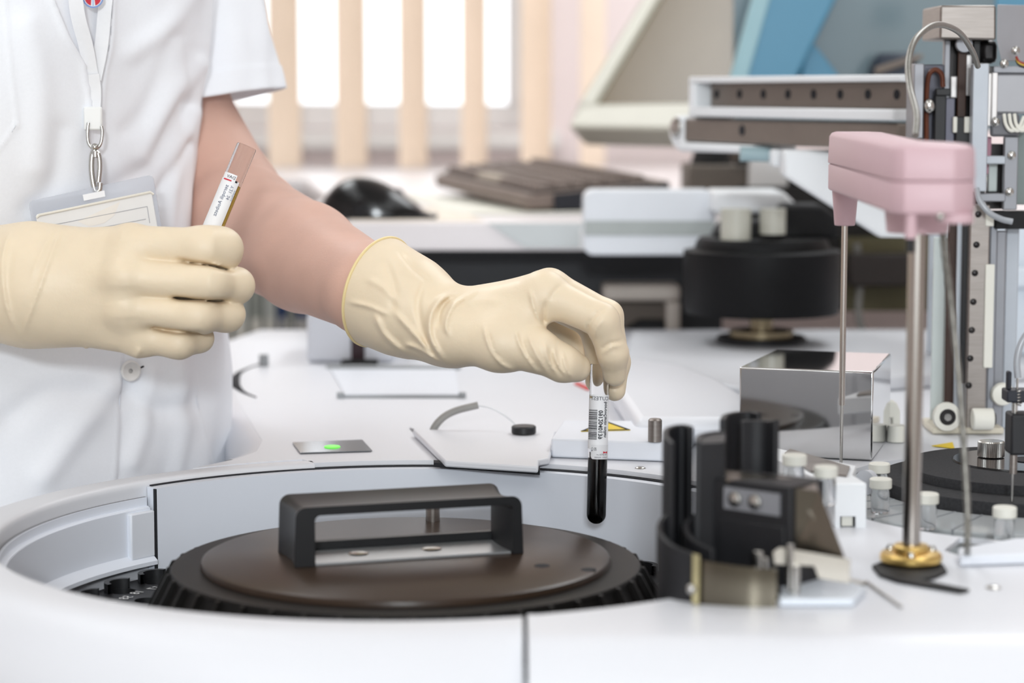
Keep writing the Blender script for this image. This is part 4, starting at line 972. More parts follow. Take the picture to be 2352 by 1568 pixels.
# knurled knob
kc = PZ(2276, 1048, 0.0115)
kk = thing('knurled_knob', 'knurled steel knob standing on the black reagent disc hub', 'knob', (kc.x, kc.y, ZD+0.0112))
b = MB(); n = 44; pr_ = []
vs = []; fs = []
for z, r in ((0, 0.0076), (0.0004, 0.0086), (0.0095, 0.0086), (0.0103, 0.0078)):
    for i in range(n*2):
        a = math.pi*i/n; rr = r*(1.0 if i % 2 else 0.955); vs.append((kc.x+rr*math.cos(a), kc.y+rr*math.sin(a), ZD+0.0115+z))
for j in range(3):
    for i in range(n*2): fs.append((j*n*2+i, j*n*2+(i+1) % (n*2), (j+1)*n*2+(i+1) % (n*2), (j+1)*n*2+i))
fs += [tuple(range(n*2-1, -1, -1)), tuple(3*n*2+i for i in range(n*2))]
b.add(vs, fs).build('grip', M_steel, kk, angle=15)
# reagent vials
def vial(px, py, z, label, src=None, rr=0.0066):
    c = PZ(px, py, z)
    v = thing('reagent_vial', label, 'vial', (c.x, c.y, ZD+z-0.0205), 'white capped reagent vials', local=True)
    MB().lathe([(0, 0), (0.0052, 0), (0.0055, 0.001), (0.0055, 0.0125), (0.0045, 0.0148)], (0, 0, 0), seg=28).build('bottle', M_clear, v)
    MB().lathe([(0, 0.0205), (rr-0.0006, 0.0205), (rr, 0.0199), (rr, 0.0150), (rr-0.0004, 0.0146), (0, 0.0146)], (0, 0, 0), seg=36).build('cap', M_cap, v)
    return v
vs_ = [vial(2308, 1163, 0.0172, 'white capped vial on the clear ring under the black pipette needle'), vial(2130, 1132, 0.0172, 'white capped vial half hidden behind the steel pole'),
       vial(2023, 1098, 0.0172, 'white capped vial on the clear ring, nearer of the pair left of the pole'), vial(2020, 1063, 0.0172, 'white capped vial on the clear ring, farther of the pair left of the pole'),
       vial(1897, 1070, za-ZD+0.0215, 'white capped vial on the steel top right beside the thin needle', rr=0.0064), vial(1825, 1043, za-ZD+0.0215, 'white capped vial on the steel top next to the black rear fin', rr=0.0068)]
# ================================================================== polished box and gantry column
bxm = thing('steel_box', 'mirror polished steel box on the deck behind the thin needle', 'box', PZ(1850, 1060, 0))
q0, q1 = PZ(1696, 1045, 0), PZ(2003, 1060, 0)
zb_, zt1_ = ZD+0.0008, PY(1850, 848, (q0.y+q1.y)/2).z
e_ = (q1-q0).normalized(); nn_ = Vector((-e_.y, e_.x, 0)); dpt = 0.11
P0 = [q0, q1, q1+nn_*dpt-e_*0.004, q0+nn_*dpt+e_*0.004]
MB().hexa([Vector((p.x, p.y, zb_)) for p in P0]+[Vector((p.x, p.y, zt1_)) for p in P0]).build('casing', M_chrome, bxm, bevel=0.0012, seg=3)
# white plastic fittings right of the box
ft = thing('white_fitting', 'small white arched plastic fitting between the steel box and the pole', 'fitting', PZ(2050, 1020, 0))
Yf = PZ(2050, 1000, 0).y
b = MB(); P = [(2018, 1010), (2018, 945), (2026, 925), (2042, 918), (2060, 925), (2068, 945), (2068, 1010), (2050, 1010), (2050, 960), (2036, 960), (2036, 1010)]
b.prism([PY(x, y, Yf) for x, y in P], (0, 0.012, 0)).build('arch', M_cap, ft, bevel=0.001)
MB().cyl(PY(2046, 1022, Yf-.01), PY(2046, 985, Yf-.01), S(13, 1.55), seg=24).build('post', M_cap, ft)
b = PY(2058, 1035, Yf-0.03); MB().cyl((b.x, b.y, ZD+0.0006), (b.x, b.y, ZD+0.012), S(24, 1.5), S(22, 1.5), seg=28).build('cup', M_cap, ft)

gy = PZ(2200, 1000, 0).y+0.01
ga = thing('gantry_column', 'tall metal gantry column with belts rollers and a slotted steel rail at the right edge', 'gantry', (PY(2230, 600, gy).x, gy, ZD))
M_alu = mat('anodised_aluminium', (146, 147, 152), 0.35, 0.5, var=0.04, vscale=40)
M_alul = mat('light_aluminium', (178, 183, 190), 0.35, 0.3, var=0.03, vscale=40)
M_belt = mat('brown_belt', (58, 36, 26), 0.5, var=0.1, vscale=200)
M_frost = mat('frosted_panel', (204, 212, 210), 0.4, var=0.02)
M_dk = mat('dark_metal', (52, 50, 50), 0.3, 0.7, var=0.3, vscale=25)
def gq(px0, py0, px1, py1, dy, th, name, m, top=None, bevel=0.0008, lean=0, par=ga):
    """upright slab seen between two pixels at depth gy+dy"""
    Y = gy+dy
    a, c = PY(px0, py0, Y), PY(px1, py1, Y)
    return MB().bx(a.x, c.x, Y, Y+th, min(a.z, c.z), max(a.z, c.z)).build(name, m, par, bevel=bevel)
zdk_ = 1010
def gv(px0, px1, py0, dy, th, name, m, py1=None, bevel=0.0008):
    """slab whose foot stands on the deck; px taken at the top"""
    Y = gy+dy; a, c = PY(px0, py0, Y), PY(px1, py0, Y); zb = ZD+0.0006 if py1 is None else PY(px0, py1, Y).z
    return MB().bx(a.x, c.x, Y, Y+th, zb, a.z).build(name, m, ga, bevel=bevel)
# frame plates
gv(2146, 2180, 545, 0.035, 0.004, 'frosted_panel', M_frost)
gv(2182, 2205, 320, 0.02, 0.003, 'belt', M_belt, 960)
gv(2200, 2226, 500, 0.012, 0.003, 'light_strip', M_alul, 960)
gv(2214, 2240, 450, 0.006, 0.003, 'encoder_strip', M_black, 880)
rail = gv(2230, 2275, 470, -0.004, 0.012, 'slotted_rail', M_brush)
for i, py in enumerate((492, 562, 627, 693, 758, 823, 885)):
    c = PY(2243-0.055*(py-560), py, gy-0.0042)
    MB().lathe([(0, 0.0008), (0.0012, 0.0006), (0.0022, 0.0001), (0.0024, 0)], c, axis=(0, -1, 0), seg=18).build('rail_screw', M_dk, rail)
gv(2276, 2292, 500, 0.004, 0.004, 'inner_channel', mat('channel_grey', (150, 152, 158), 0.4, 0.4))
gq(2264, 607, 2280, 845, -0.006, 0.003, 'white_strip', M_cap)
gv(2290, 2312, 530, 0.012, 0.006, 'side_plate', M_alu)
gv(2312, 2342, 520, 0.02, 0.006, 'outer_plate', M_alul)
b = MB(); a = PY(2140, 990, gy-0.004); c = PY(2305, 990, gy-0.004); b.bx(a.x, c.x, gy-0.006, gy+0.045, ZD+0.0004, ZD+0.005); b.build('foot_plate', mat('ivory_plate', (216, 208, 190), 0.5), ga, bevel=0.001)
# rollers
c = PY(2173, 955, gy-0.006); r_ = MB().lathe([(0.008, 0), (0.0098, 0), (0.0102, 0.001), (0.0102, 0.006), (0.0098, 0.007), (0.006, 0.007), (0.0058, 0.006), (0.008, 0.006)], c+Vector((0, 0.0005, 0)), axis=(0, -1, 0), seg=36).build('roller', M_cap, ga)
MB().cyl(c+Vector((0,0.002,0)), c+Vector((0,-0.0058,0)), 0.0066, seg=28).build('bearing', M_dk, r_)
MB().cyl(c, c+Vector((0,-0.0075,0)), 0.0026, seg=20).build('axle', M_steel, r_)
c = PY(2252, 962, gy-0.012); r2 = MB().cyl(c-Vector((0.006,0,0)), c+Vector((0.009,0,0)), 0.0078, seg=32).build('roller', M_cap, ga, bevel=0.001)
MB().cyl(c+Vector((0.009,0,0)), c+Vector((0.0105,0,0)), 0.0045, seg=24).build('bearing', M_dk, r2)
c = PY(2302, 905, gy+0.0); MB().lathe([(0, 0.004), (0.003, 0.004), (0.0075, 0.003), (0.0085, 0)], c, axis=(0,-1,0), seg=28).build('roller', M_cap, ga)
# upper mechanism
hc_ = MB(); Y = gy-0.01
p = [PY(2160, 12, Y), PY(2288, 12, Y), PY(2288, 92, Y), PY(2158, 90, Y)]; hc_.prism(p, (0, 0.07, 0)); hc_.build('head_cover', M_brush, ga, bevel=0.0015)
p = [PY(2291, 10, Y), PY(2366, 12, Y+0.05), PY(2366, 140, Y+0.05), PY(2300, 140, Y+0.01), PY(2289, 92, Y)]; MB().prism(p, (0.001, 0.003, 0)).build('head_side', M_alul, ga, bevel=0.0005)
gq(2176, 92, 2245, 480, 0.018, 0.004, 'back_plate', M_dk)
gq(2170, 92, 2181, 250, 0.012, 0.008, 'edge_strip', M_alu)
gq(2201, 118, 2217, 330, 0.008, 0.002, 'belt', M_belt)
gq(2214, 125, 2236, 220, 0.012, 0.002, 'bright_plate', mat('bright_metal', (226, 222, 220), 0.25, 0.4))
gq(2184, 175, 2200, 225, 0.012, 0.002, 'bright_plate', mat('bright_metal', None))
c = PY(2213, 102, gy+0.006); MB().lathe([(0, 0.004), (0.0055, 0.004), (0.006, 0.003), (0.006, 0)], c, axis=(0,-1,0), seg=28).build('pulley', M_alu, ga)
gq(2236, 92, 2252, 148, 0.006, 0.004, 'dark_block', M_black)
gq(2253, 92, 2292, 146, 0.01, 0.02, 'motor_end', M_dk, bevel=0.004)
gq(2100, 146, 2120, 318, -0.002, 0.03, 'left_plate', M_alu)
gq(2121, 148, 2178, 330, 0.016, 0.003, 'left_back', mat('slate_metal', (86, 86, 94), 0.3, 0.6, var=0.1, vscale=30))
b = MB().tube([PY(2128, 330, gy+0.006), PY(2128, 230, gy+0.006), PY(2133, 175, gy+0.006), PY(2148, 160, gy+0.006), PY(2163, 172, gy+0.006), PY(2166, 200, gy+0.006)], 0.0018, seg=10); b.build('belt_loop', mat('rust_belt', (96, 48, 26), 0.45), ga)
c = PY(2135, 243, gy-0.001); MB().ball(c, (0.0042, 0.003, 0.0052), 20).build('ball_joint', M_steel, ga)
gq(2150, 203, 2184, 220, 0.0, 0.006, 'black_clip', M_black)
gq(2148, 215, 2172, 330, 0.003, 0.006, 'black_clip', M_black)
gq(2172, 225, 2192, 330, 0.006, 0.004, 'slate_bar', mat('slate_bar', (104, 104, 116), 0.4, 0.3))
gq(2196, 268, 2238, 330, 0.002, 0.006, 'sensor_block', M_black)
gq(2190, 268, 2199, 305, 0.0, 0.004, 'white_tab', M_cap); gq(2216, 268, 2228, 305, -0.001, 0.003, 'white_tab', M_cap)
gq(2236, 146, 2266, 440, -0.012, 0.01, 'front_bar', M_alul)
gq(2267, 168, 2276, 290, -0.004, 0.004, 'bright_edge', mat('bright_metal', None)); gq(2279, 166, 2290, 290, -0.004, 0.004, 'bright_edge', mat('bright_metal', None))
# small drive motor with wires and bracket
gq(2283, 168, 2372, 262, -0.002, 0.03, 'drive_motor', mat('motor_grey', (168, 168, 172), 0.4, 0.3, var=0.06, vscale=15), bevel=0.002)
gq(2282, 152, 2372, 168, -0.004, 0.034, 'motor_cap', M_alu)
gq(2276, 262, 2342, 314, -0.004, 0.004, 'motor_bracket', mat('bracket_grey', (112, 112, 116), 0.45, 0.2), bevel=0.002)
for k in range(3):
    b = MB().tube([PY(2306+12*k, 262, gy-0.006), PY(2310+12*k, 285, gy-0.009), PY(2322+12*k, 300, gy-0.01), PY(2340+10*k, 292, gy-0.008), PY(2352+10*k, 268, gy-0.004)], 0.0013, seg=8)
    b.build('wire', M_cap, ga)
for k, cname in enumerate(((150, 50, 40), (200, 170, 60), (40, 34, 36))):
    b = MB().tube([PY(2334, 130+4*k, gy-0.002), PY(2342, 142+4*k, gy-0.004), PY(2366, 150+4*k, gy-0.004)], 0.0009, seg=8)
    b.build('wire', mat('wire_%d' % k, cname, 0.5), ga)
for x, y in ((2334, 116), (2308, 146), (2288, 280), (2325, 357), (2320, 441)):
    c = PY(x, y, gy-0.0075); MB().lathe([(0, 0.0022), (0.0018, 0.002), (0.003, 0.001), (0.0032, 0)], c+Vector((0,0.002,0)), axis=(0,-1,0), seg=20).build('screw', M_steel, ga)
gq(2308, 314, 2336, 482, -0.005, 0.006, 'strap', M_alu)
gq(2240, 358, 2310, 377, -0.006, 0.005, 'cross_bar', M_alul); gq(2250, 444, 2310, 463, -0.006, 0.005, 'cross_bar', M_alu)
gq(2262, 314, 2276, 400, 0.008, 0.004, 'pink_tag', mat('dusky_pink', (190, 140, 156), 0.5))
gq(2242, 404, 2268, 418, -0.008, 0.004, 'white_tab', M_cap)
gq(2270, 330, 2310, 480, 0.014, 0.003, 'dark_plate', M_dk); gq(2272, 370, 2290, 440, 0.006, 0.003, 'pale_plate', M_frost)
gq(2336, 300, 2380, 470, 0.012, 0.004, 'green_grey_plate', mat('board_grey', (128, 138, 136), 0.5))
gq(2288, 486, 2380, 526, -0.003, 0.02, 'black_bar', M_blackm)
gq(2264, 490, 2283, 520, -0.005, 0.008, 'white_tab', M_cap)
b = MB().tube([PY(2242, 432, gy-0.016), PY(2250, 460, gy-0.018), PY(2272, 488, gy-0.02), PY(2300, 503, gy-0.02), PY(2325, 509, gy-0.02)], 0.0022, seg=12); b.build('clear_tube', mat('clear_hose', (190, 194, 200), 0.2, trans=0.3, var=0), ga)

# pale rear panel at the right edge
rp_ = thing('partition', 'pale blue white upright partition behind the gantry at the right edge', 'panel', PY(2300, 900, 2.0))
a = PY(2140, 560, 2.0); c = PY(2480, 560, 2.0)
MB().bx(a.x, c.x, 2.0, 2.02, ZD+0.0125, PY(2300, 500, 2.0).z).build('sheet', mat('pale_panel', (212, 220, 228), 0.45, var=0.03, vscale=4), rp_, bevel=0.002)
MB().bx(a.x, c.x, 1.985, 2.0, PY(2300, 660, 2.0).z, PY(2300, 610, 2.0).z).build('rib', mat('pale_panel', None), rp_, bevel=0.004)

# reagent pipette hanging at the right edge
pp_ = thing('reagent_pipette', 'black bodied pipette with a thin white tipped needle over the reagent disc', 'pipette', PD(2330, 1080, 1.33))
dp = 1.335
def pc(px, py0, py1, r, name, m, seg=24, bevel=0):
    a = PD(px, py0, dp); z1 = PD(px, py1, dp).z
    return MB().cyl((a.x, a.y, z1), (a.x, a.y, a.z), r, seg=seg).build(name, m, pp_, bevel=bevel)
a = PD(2318, 948, dp); c = PD(2366, 1044, dp)
MB().bx(a.x, c.x, a.y-0.006, a.y+0.012, c.z, a.z).build('body', M_guard, pp_, bevel=0.0015)
a = PD(2310, 895, dp); c = PD(2366, 923, dp); MB().bx(a.x, c.x, a.y-0.004, a.y+0.012, c.z, a.z).build('clamp', mat('navy_black', (34, 36, 46), 0.5), pp_, bevel=0.001)
a = PD(2313, 852, dp); c = PD(2323, 896, dp); MB().bx(a.x, c.x, a.y-0.002, a.y+0.004, c.z, a.z).build('clamp_ear', mat('navy_black', None), pp_, bevel=0.001)
pc(2331, 925, 949, S(7, dp), 'steel_ferrule', M_steel); pc(2337, 866, 930, S(2.5, dp), 'upper_needle', M_steel)
pc(2328, 1044, 1088, S(9, dp), 'steel_sleeve', M_brush)
pc(2326, 1088, 1190, S(3, dp), 'needle', M_steel)
pc(2324, 1184, 1216, S(7.5, dp), 'white_tip', M_cap)
b = MB()
for k in range(5): b.tube([PD(2340+7*math.cos(t), 897+k*7+t*1.1, dp-0.004*math.sin(t)) for t in np.linspace(0, 6.2, 8)], 0.0004, seg=6, n=3)
b.build('spring', M_steel, pp_)
b = MB().tube([PD(2338, 868, dp), PD(2336, 830, dp), PD(2345, 790, dp), PD(2370, 750, dp)], 0.0020, seg=12); b.build('clear_tube', mat('clear_hose', None), pp_)
# raised lip plate and yellow label
MB().prism([PZ(2205, 1300, 0.0004), PZ(2500, 1290, 0.0004), PZ(2500, 1255, 0.0004), PZ(2330, 1258, 0.0004), PZ(2200, 1282, 0.0004)], (0, 0, 0.0055)).build('raised_lip', M_white2, an, bevel=0.001)
q = [PZ(2140, 1024, 0.0006), PZ(2192, 1030, 0.0006), PZ(2188, 1016, 0.0006)]
yl = MB().prism(q, (0, 0, 0.0004)).build('warning_label', mat('warning_yellow', None), an)
# ================================================================== the person in the white coat
M_skin = mat('skin', (214, 174, 158), 0.55, var=0.05, vscale=28, bump=0.05, bscale=700, sss=0.10, spec=0.3)
M_glove = mat('latex_glove', (233, 215, 187), 0.46, var=0.045, vscale=30, bump=0.10, bscale=260, sss=0.10)
M_bead = mat('latex_bead', (236, 214, 160), 0.45, var=0.02, sss=0.05)
M_coat = mat('coat_cotton', (247, 249, 254), 0.85, var=0.012, vscale=500, bump=0.10, bscale=1400, sheen=0.15)
M_cloth_dark = mat('trousers', (60, 64, 76), 0.9, var=0.05)
def U(px, py, d): p = PD(px, py, d); return (p.x, p.y, p.z)
def N(px, py, d, r): return (U(px, py, d), S(r, d))
def bounds(nodes, pad):
    A_ = np.array([n[0] for n in nodes]); r = max(n[1] for n in nodes)
    return A_.min(0)-r-pad, A_.max(0)+r+pad
def pix(s):           # projected pixel coordinates of every sample of a grid
    x = s.X; y = s.Y; z = s.Z-ZC
    dep = y*CP-z*SP; up = y*SP+z*CP
    return 1176+FPX*x/dep, 784-FPX*up/dep, dep
def wrinkle(F, PXY, line, amp, wd, dmax=None):
    """fold running along a polyline, raised (amp > 0) or sunk, fading at its ends"""
    qx, qy, qd = PXY; best = None
    L = np.array(catmull([(a, b, 0) for a, b in line], 5), np.float32) if len(line) > 2 else np.array([(a, b, 0) for a, b in line], np.float32)
    M_ = len(L)-1
    bx0, bx1, by0, by1 = L[:,0].min()-3*wd, L[:,0].max()+3*wd, L[:,1].min()-3*wd, L[:,1].max()+3*wd
    m = (qx > bx0) & (qx < bx1) & (qy > by0) & (qy < by1) & (np.abs(F) < 0.006)
    if dmax: m &= qd < dmax
    x = qx[m]; y = qy[m]; best = np.full(x.shape, 1e9, np.float32); par = np.zeros(x.shape, np.float32)
    for i in range(M_):
        a = L[i]; e = L[i+1]-a; l2 = max(float(e[:2] @ e[:2]), 1e-6)
        t = np.clip(((x-a[0])*e[0]+(y-a[1])*e[1])/l2, 0, 1); d = np.hypot(x-a[0]-e[0]*t, y-a[1]-e[1]*t)
        k = d < best; best[k] = d[k]; par[k] = (i+t[k])/M_
    F[m] -= amp*np.exp(-(best/wd)**2)*np.clip(np.minimum(par, 1-par)*5+0.15, 0, 1)
    return F

person = thing('person', 'person in a short sleeved white coat and pale latex gloves holding two test tubes', 'person', (-0.37, 1.62, 0))

# ---------------- bare forearm and upper arm of the reaching arm (fine), rest of the body under the clothes (coarse)
arm = [N(360, -180, 1.77, 145), N(398, 240, 1.73, 122), N(516, 466, 1.705, 131), N(566, 520, 1.66, 131), N(700, 590, 1.565, 123), N(850, 667, 1.478, 101), N(985, 738, 1.445, 78)]
lo, hi = bounds(arm[1:], 0.006); lo = lo.copy(); hi = hi.copy(); hi[2] = max(hi[2], U(400, 100, 1.75)[2])
sa = SDF(lo, hi, 0.0024)
F = sa.chain(arm, 0.009)
F = np.maximum(F, sa.Z-(hi[2]-0.006))
PXY = pix(sa)
F = wrinkle(F, PXY, [(455, 480), (520, 420), (560, 400)], -0.0012, 14)
Va, Fa = sa.nets(F)
body = [N(-250, -150, 1.62, 10)]
s2 = SDF((-0.72, 1.30, 0.0), (-0.15, 1.95, 1.66), 0.010)
fx, fy = 0.80, -0.60; ax_, ay_ = 0.60, 0.80           # facing direction and shoulder axis
TC = Vector((-0.3735, 1.605, 0))
def tp(a, f, z): return (TC.x+ax_*a+fx*f, TC.y+ay_*a+fy*f, z)
def E(s, c, ra, rf, rz):
    M_ = ((ax_, fx, 0), (ay_, fy, 0), (0, 0, 1)); return s.ell(c, (ra, rf, rz), M_)
F2 = E(s2, tp(0, -0.01, 1.16), 0.145, 0.085, 0.20)
F2 = smin(F2, E(s2, tp(0, -0.01, 0.92), 0.150, 0.085, 0.16), 0.05)
F2 = smin(F2, s2.cone(tp(-0.15, -0.01, 1.30), tp(0.15, -0.01, 1.30), 0.05, 0.05), 0.05)
F2 = smin(F2, s2.cone(tp(0, -0.02, 1.30), tp(0, 0.0, 1.44), 0.055, 0.05), 0.03)
F2 = smin(F2, E(s2, tp(0, 0.02, 1.535), 0.072, 0.092, 0.105), 0.02)
F2 = smin(F2, s2.cone(tp(0, 0.105, 1.525), tp(0, 0.118, 1.505), 0.010, 0.012), 0.012)
for s_ in (-1, 1):
    F2 = smin(F2, s2.cone(tp(0.08*s_, -0.01, 0.85), tp(0.075*s_, 0.0, 0.47), 0.078, 0.052), 0.03)
    F2 = smin(F2, s2.cone(tp(0.075*s_, 0.0, 0.47), tp(0.07*s_, -0.02, 0.08), 0.050, 0.034), 0.02)
    F2 = smin(F2, s2.cone(tp(0.07*s_, -0.03, 0.045), tp(0.08*s_, 0.14, 0.035), 0.040, 0.030), 0.02)
    F2 = smin(F2, E(s2, tp(0.072*s_, 0.01, 1.53), 0.010, 0.020, 0.030), 0.006)
# left arm, outside the frame except for the gloved wrist
larm = [tp(-0.17, -0.01, 1.29), (-0.60, 1.52, 1.06), U(-120, 650, 1.46)]
F2 = smin(F2, s2.cone(larm[0], larm[1], 0.046, 0.040), 0.02); F2 = smin(F2, s2.cone(larm[1], larm[2], 0.040, 0.030), 0.02)
F2 = smin(F2, s2.cone(tp(0.15, -0.01, 1.29), U(395, 200, 1.735), 0.045, 0.034), 0.02)
F2 = np.maximum(F2, -s2.Z+0.004)
Vb, Fb = s2.nets(F2)
o = mesh_from(np.concatenate([Va, Vb]), np.concatenate([Fa, Fb+len(Va)]), 'body', M_skin, person, 1)
# hair
s3 = SDF((-0.55, 1.42, 1.38), (-0.2, 1.80, 1.68), 0.008)
F3 = E(s3, tp(0, -0.005, 1.56), 0.088, 0.105, 0.105); F3 = np.maximum(F3, -E(s3, tp(0, 0.10, 1.50), 0.075, 0.085, 0.09))
mesh_from(*s3.nets(F3), 'hair', mat('brown_hair', (92, 66, 48), 0.6, var=0.2, vscale=80, stretch=(1,1,0.1)), person, 2)

# ---------------- gloved hand holding the dark tube
pal = N(1030, 752, 1.435, 72)
fing = {
 'index':  [N(1250, 674, 1.408, 45), N(1382, 736, 1.397, 39), N(1408, 812, 1.404, 34), N(1412, 860, 1.412, 27)],
 'middle': [N(1262, 664, 1.430, 46), N(1394, 726, 1.430, 36), N(1414, 832, 1.438, 32), N(1412, 896, 1.436, 25)],
 'ring':   [N(1240, 676, 1.452, 43), N(1362, 742, 1.464, 34), N(1378, 828, 1.464, 30), N(1368, 876, 1.456, 24)],
 'little': [N(1208, 694, 1.472, 39), N(1306, 764, 1.487, 31), N(1330, 822, 1.487, 27), N(1334, 852, 1.482, 22)],
 'thumb':  [N(1060, 772, 1.418, 66), N(1150, 788, 1.405, 59), N(1236, 806, 1.398, 47), N(1292, 834, 1.400, 40), N(1324, 844, 1.406, 33.5)]}
fore = [N(790, 632, 1.495, 118), N(850, 662, 1.475, 113), N(940, 706, 1.452, 101), N(1020, 750, 1.436, 78)]
alln = sum(fing.values(), [])+fore
lo, hi = bounds(alln, 0.005)
sg = SDF(lo, hi, 0.0011)
F = sg.chain(fore, 0.02)
palm = None
for k in ('index', 'middle', 'ring', 'little'):
    c = sg.cone(pal[0], fing[k][0][0], pal[1], fing[k][0][1]); palm = c if palm is None else smin(palm, c, 0.008)
palm = smin(palm, sg.cone(fing['index'][0][0], fing['little'][0][0], S(42, 1.43), S(36, 1.47)), 0.006)
F = smin(F, palm, 0.010)
tips = None
for k in ('index', 'middle', 'ring', 'little'):
    c = sg.chain(fing[k], 0.004); tips = c if tips is None else smin(tips, c, 0.0012)
F = smin(F, tips, 0.004)
F = smin(F, sg.chain(fing['thumb'], 0.006), 0.012) if False else np.minimum(smin(F, sg.chain(fing['thumb'][:3], 0.008), 0.014), smin(sg.chain(fing['thumb'], 0.006), F, 0.0025))
# thumb ball web
F = smin(F, sg.cone(fing['thumb'][1][0], fing['index'][0][0], S(44, 1.41), S(34, 1.41)), 0.012)
PXY = pix(sg)
for ln, amp, wd in (([(1052, 668), (1010, 690), (988, 728), (990, 780), (1022, 832)], 0.0022, 8), ([(1092, 672), (1045, 698), (1024, 742), (1030, 770)], 0.0015, 6),
                    ([(1035, 680), (1012, 712), (1006, 752)], -0.0012, 6), ([(975, 640), (960, 700), (975, 770), (1000, 815)], -0.0012, 9),
                    ([(1110, 745), (1122, 790), (1148, 832), (1180, 850)], 0.0011, 5), ([(1182, 755), (1198, 800), (1232, 852)], 0.0010, 5), ([(1212, 765), (1228, 805), (1258, 856)], 0.0010, 5),
                    ([(1196, 775), (1212, 815), (1240, 850)], -0.0007, 5), ([(1252, 790), (1258, 825), (1282, 862)], 0.0009, 4.5), ([(1272, 798), (1280, 834), (1300, 864)], 0.0009, 4.5), ([(1292, 808), (1300, 845), (1314, 868)], 0.0008, 4),
                    ([(1262, 796), (1268, 830), (1290, 862)], -0.0007, 4),
                    ([(1216, 664), (1226, 705), (1242, 742)], 0.0011, 5), ([(1255, 690), (1248, 720), (1250, 745)], -0.0010, 6), ([(1262, 690), (1275, 668), (1290, 655)], -0.0006, 6),
                    ([(1350, 770), (1354, 742), (1368, 722), (1392, 706)], -0.0010, 5), ([(1366, 776), (1372, 750), (1388, 732)], 0.0006, 4), ([(1382, 802), (1400, 788), (1432, 782)], -0.0007, 4), ([(1384, 812), (1404, 798), (1430, 793)], 0.0006, 4),
                    ([(800, 692), (850, 704), (890, 722)], 0.0012, 6), ([(860, 720), (885, 770), (935, 815)], 0.0016, 8), ([(905, 715), (945, 760), (990, 812)], 0.0014, 8), ([(880, 590), (905, 660), (900, 720)], -0.0010, 12),
                    ([(912, 575), (950, 618), (990, 650)], -0.0010, 7), ([(840, 640), (880, 660), (920, 700)], 0.0008, 9), ([(930, 790), (960, 800), (1010, 832)], 0.0012, 6),
                    ([(1070, 700), (1100, 690), (1150, 690)], 0.0005, 10), ([(1120, 760), (1130, 800), (1150, 825)], -0.0006, 5)):
    F = wrinkle(F, PXY, ln, amp*1.5, wd*0.85)
T_, B_2, N_ = Vector(U(912, 570, 1.474)), Vector(U(826, 792, 1.468)), Vector(U(792, 688, 1.442))
pn = (T_-N_).cross(B_2-N_).normalized()
if pn.x > 0: pn = -pn
F = np.maximum(F, (sg.X-N_.x)*pn.x+(sg.Y-N_.y)*pn.y+(sg.Z-N_.z)*pn.z)
Vg, Fg = sg.nets(F)
g1 = mesh_from(Vg, Fg, 'glove', M_glove, person, 1)
# rolled bead at the cuff: walk round the cut outline
ctr = Vector(U(868, 670, 1.474)); ctr = ctr-pn*(ctr-N_).dot(pn)
e1 = (T_-ctr); e1 = (e1-pn*e1.dot(pn)).normalized(); e2 = pn.cross(e1)
loop = []
on = Vg[np.abs((Vg-np.array(N_)) @ np.array(pn)) < 0.0012]
rel = on-np.array(ctr); aa = np.arctan2(rel @ np.array(e2), rel @ np.array(e1)); rrr = np.linalg.norm(rel-np.outer(rel @ np.array(pn), np.array(pn)), axis=1)
NB = 40; prof_ = []
for i in range(NB):
    a = -math.pi+2*math.pi*(i+0.5)/NB; m = np.abs(aa-a) < 0.14
    prof_.append(np.percentile(rrr[m], 97) if m.any() else (prof_[-1] if prof_ else 0.03))
prof_ = [(prof_[i-1]+prof_[i]+prof_[(i+1) % NB])/3 for i in range(NB)]
for i in range(NB+1):
    a = -math.pi+2*math.pi*(i % NB+0.5)/NB; loop.append(ctr+(e1*math.cos(a)+e2*math.sin(a))*(prof_[i % NB]))
MB().tube(loop, 0.0011, seg=10, n=4, cap=False).build('rolled_cuff', M_bead, g1)

# ---------------- gloved hand in front of the coat, holding the second tube
f2 = {
 'index':  [N(300, 566, 1.388, 49), N(470, 568, 1.382, 44), N(508, 572, 1.390, 44.5), N(512, 578, 1.414, 39), N(478, 574, 1.437, 31)],
 'middle': [N(285, 636, 1.380, 46), N(480, 650, 1.377, 42), N(542, 656, 1.397, 37), N(538, 656, 1.428, 30)],
 'ring':   [N(288, 706, 1.384, 44), N(455, 724, 1.380, 39.5), N(522, 722, 1.398, 35), N(518, 714, 1.428, 29)],
 'little': [N(322, 772, 1.394, 44), N(412, 787, 1.390, 32), N(458, 777, 1.402, 27), N(460, 762, 1.426, 24)],
 'thumb':  [N(140, 600, 1.43, 50), N(290, 592, 1.462, 46), N(410, 585, 1.474, 38), N(470, 566, 1.470, 30)]}
fore2 = [N(-150, 648, 1.452, 128), N(-20, 650, 1.425, 113), N(60, 655, 1.412, 112), N(110, 660, 1.406, 100)]
alln = sum(f2.values(), [])+fore2
lo, hi = bounds(alln, 0.005); s4 = SDF(lo, hi, 0.0011)
F = s4.chain(fore2, 0.02); palm = None
for k, yy, rr in (('index', 610, 84), ('middle', 645, 86), ('ring', 682, 84), ('little', 700, 82)):
    b0 = N(100, yy, 1.410, rr); c = s4.cone(b0[0], f2[k][0][0], b0[1], f2[k][0][1]); palm = c if palm is None else smin(palm, c, 0.010)
F = smin(F, palm, 0.02)
for k in ('index', 'middle', 'ring'):
    a_ = f2[k][0]; b_ = f2[{'index': 'middle', 'middle': 'ring', 'ring': 'little'}[k]][0]
    F = smin(F, s4.cone(a_[0], b_[0], a_[1]*0.97, b_[1]*0.97), 0.006)
F = smin(F, s4.cone(N(370, 600, 1.402, 1)[0], N(360, 765, 1.406, 1)[0], S(34, 1.4), S(30, 1.4)), 0.004)
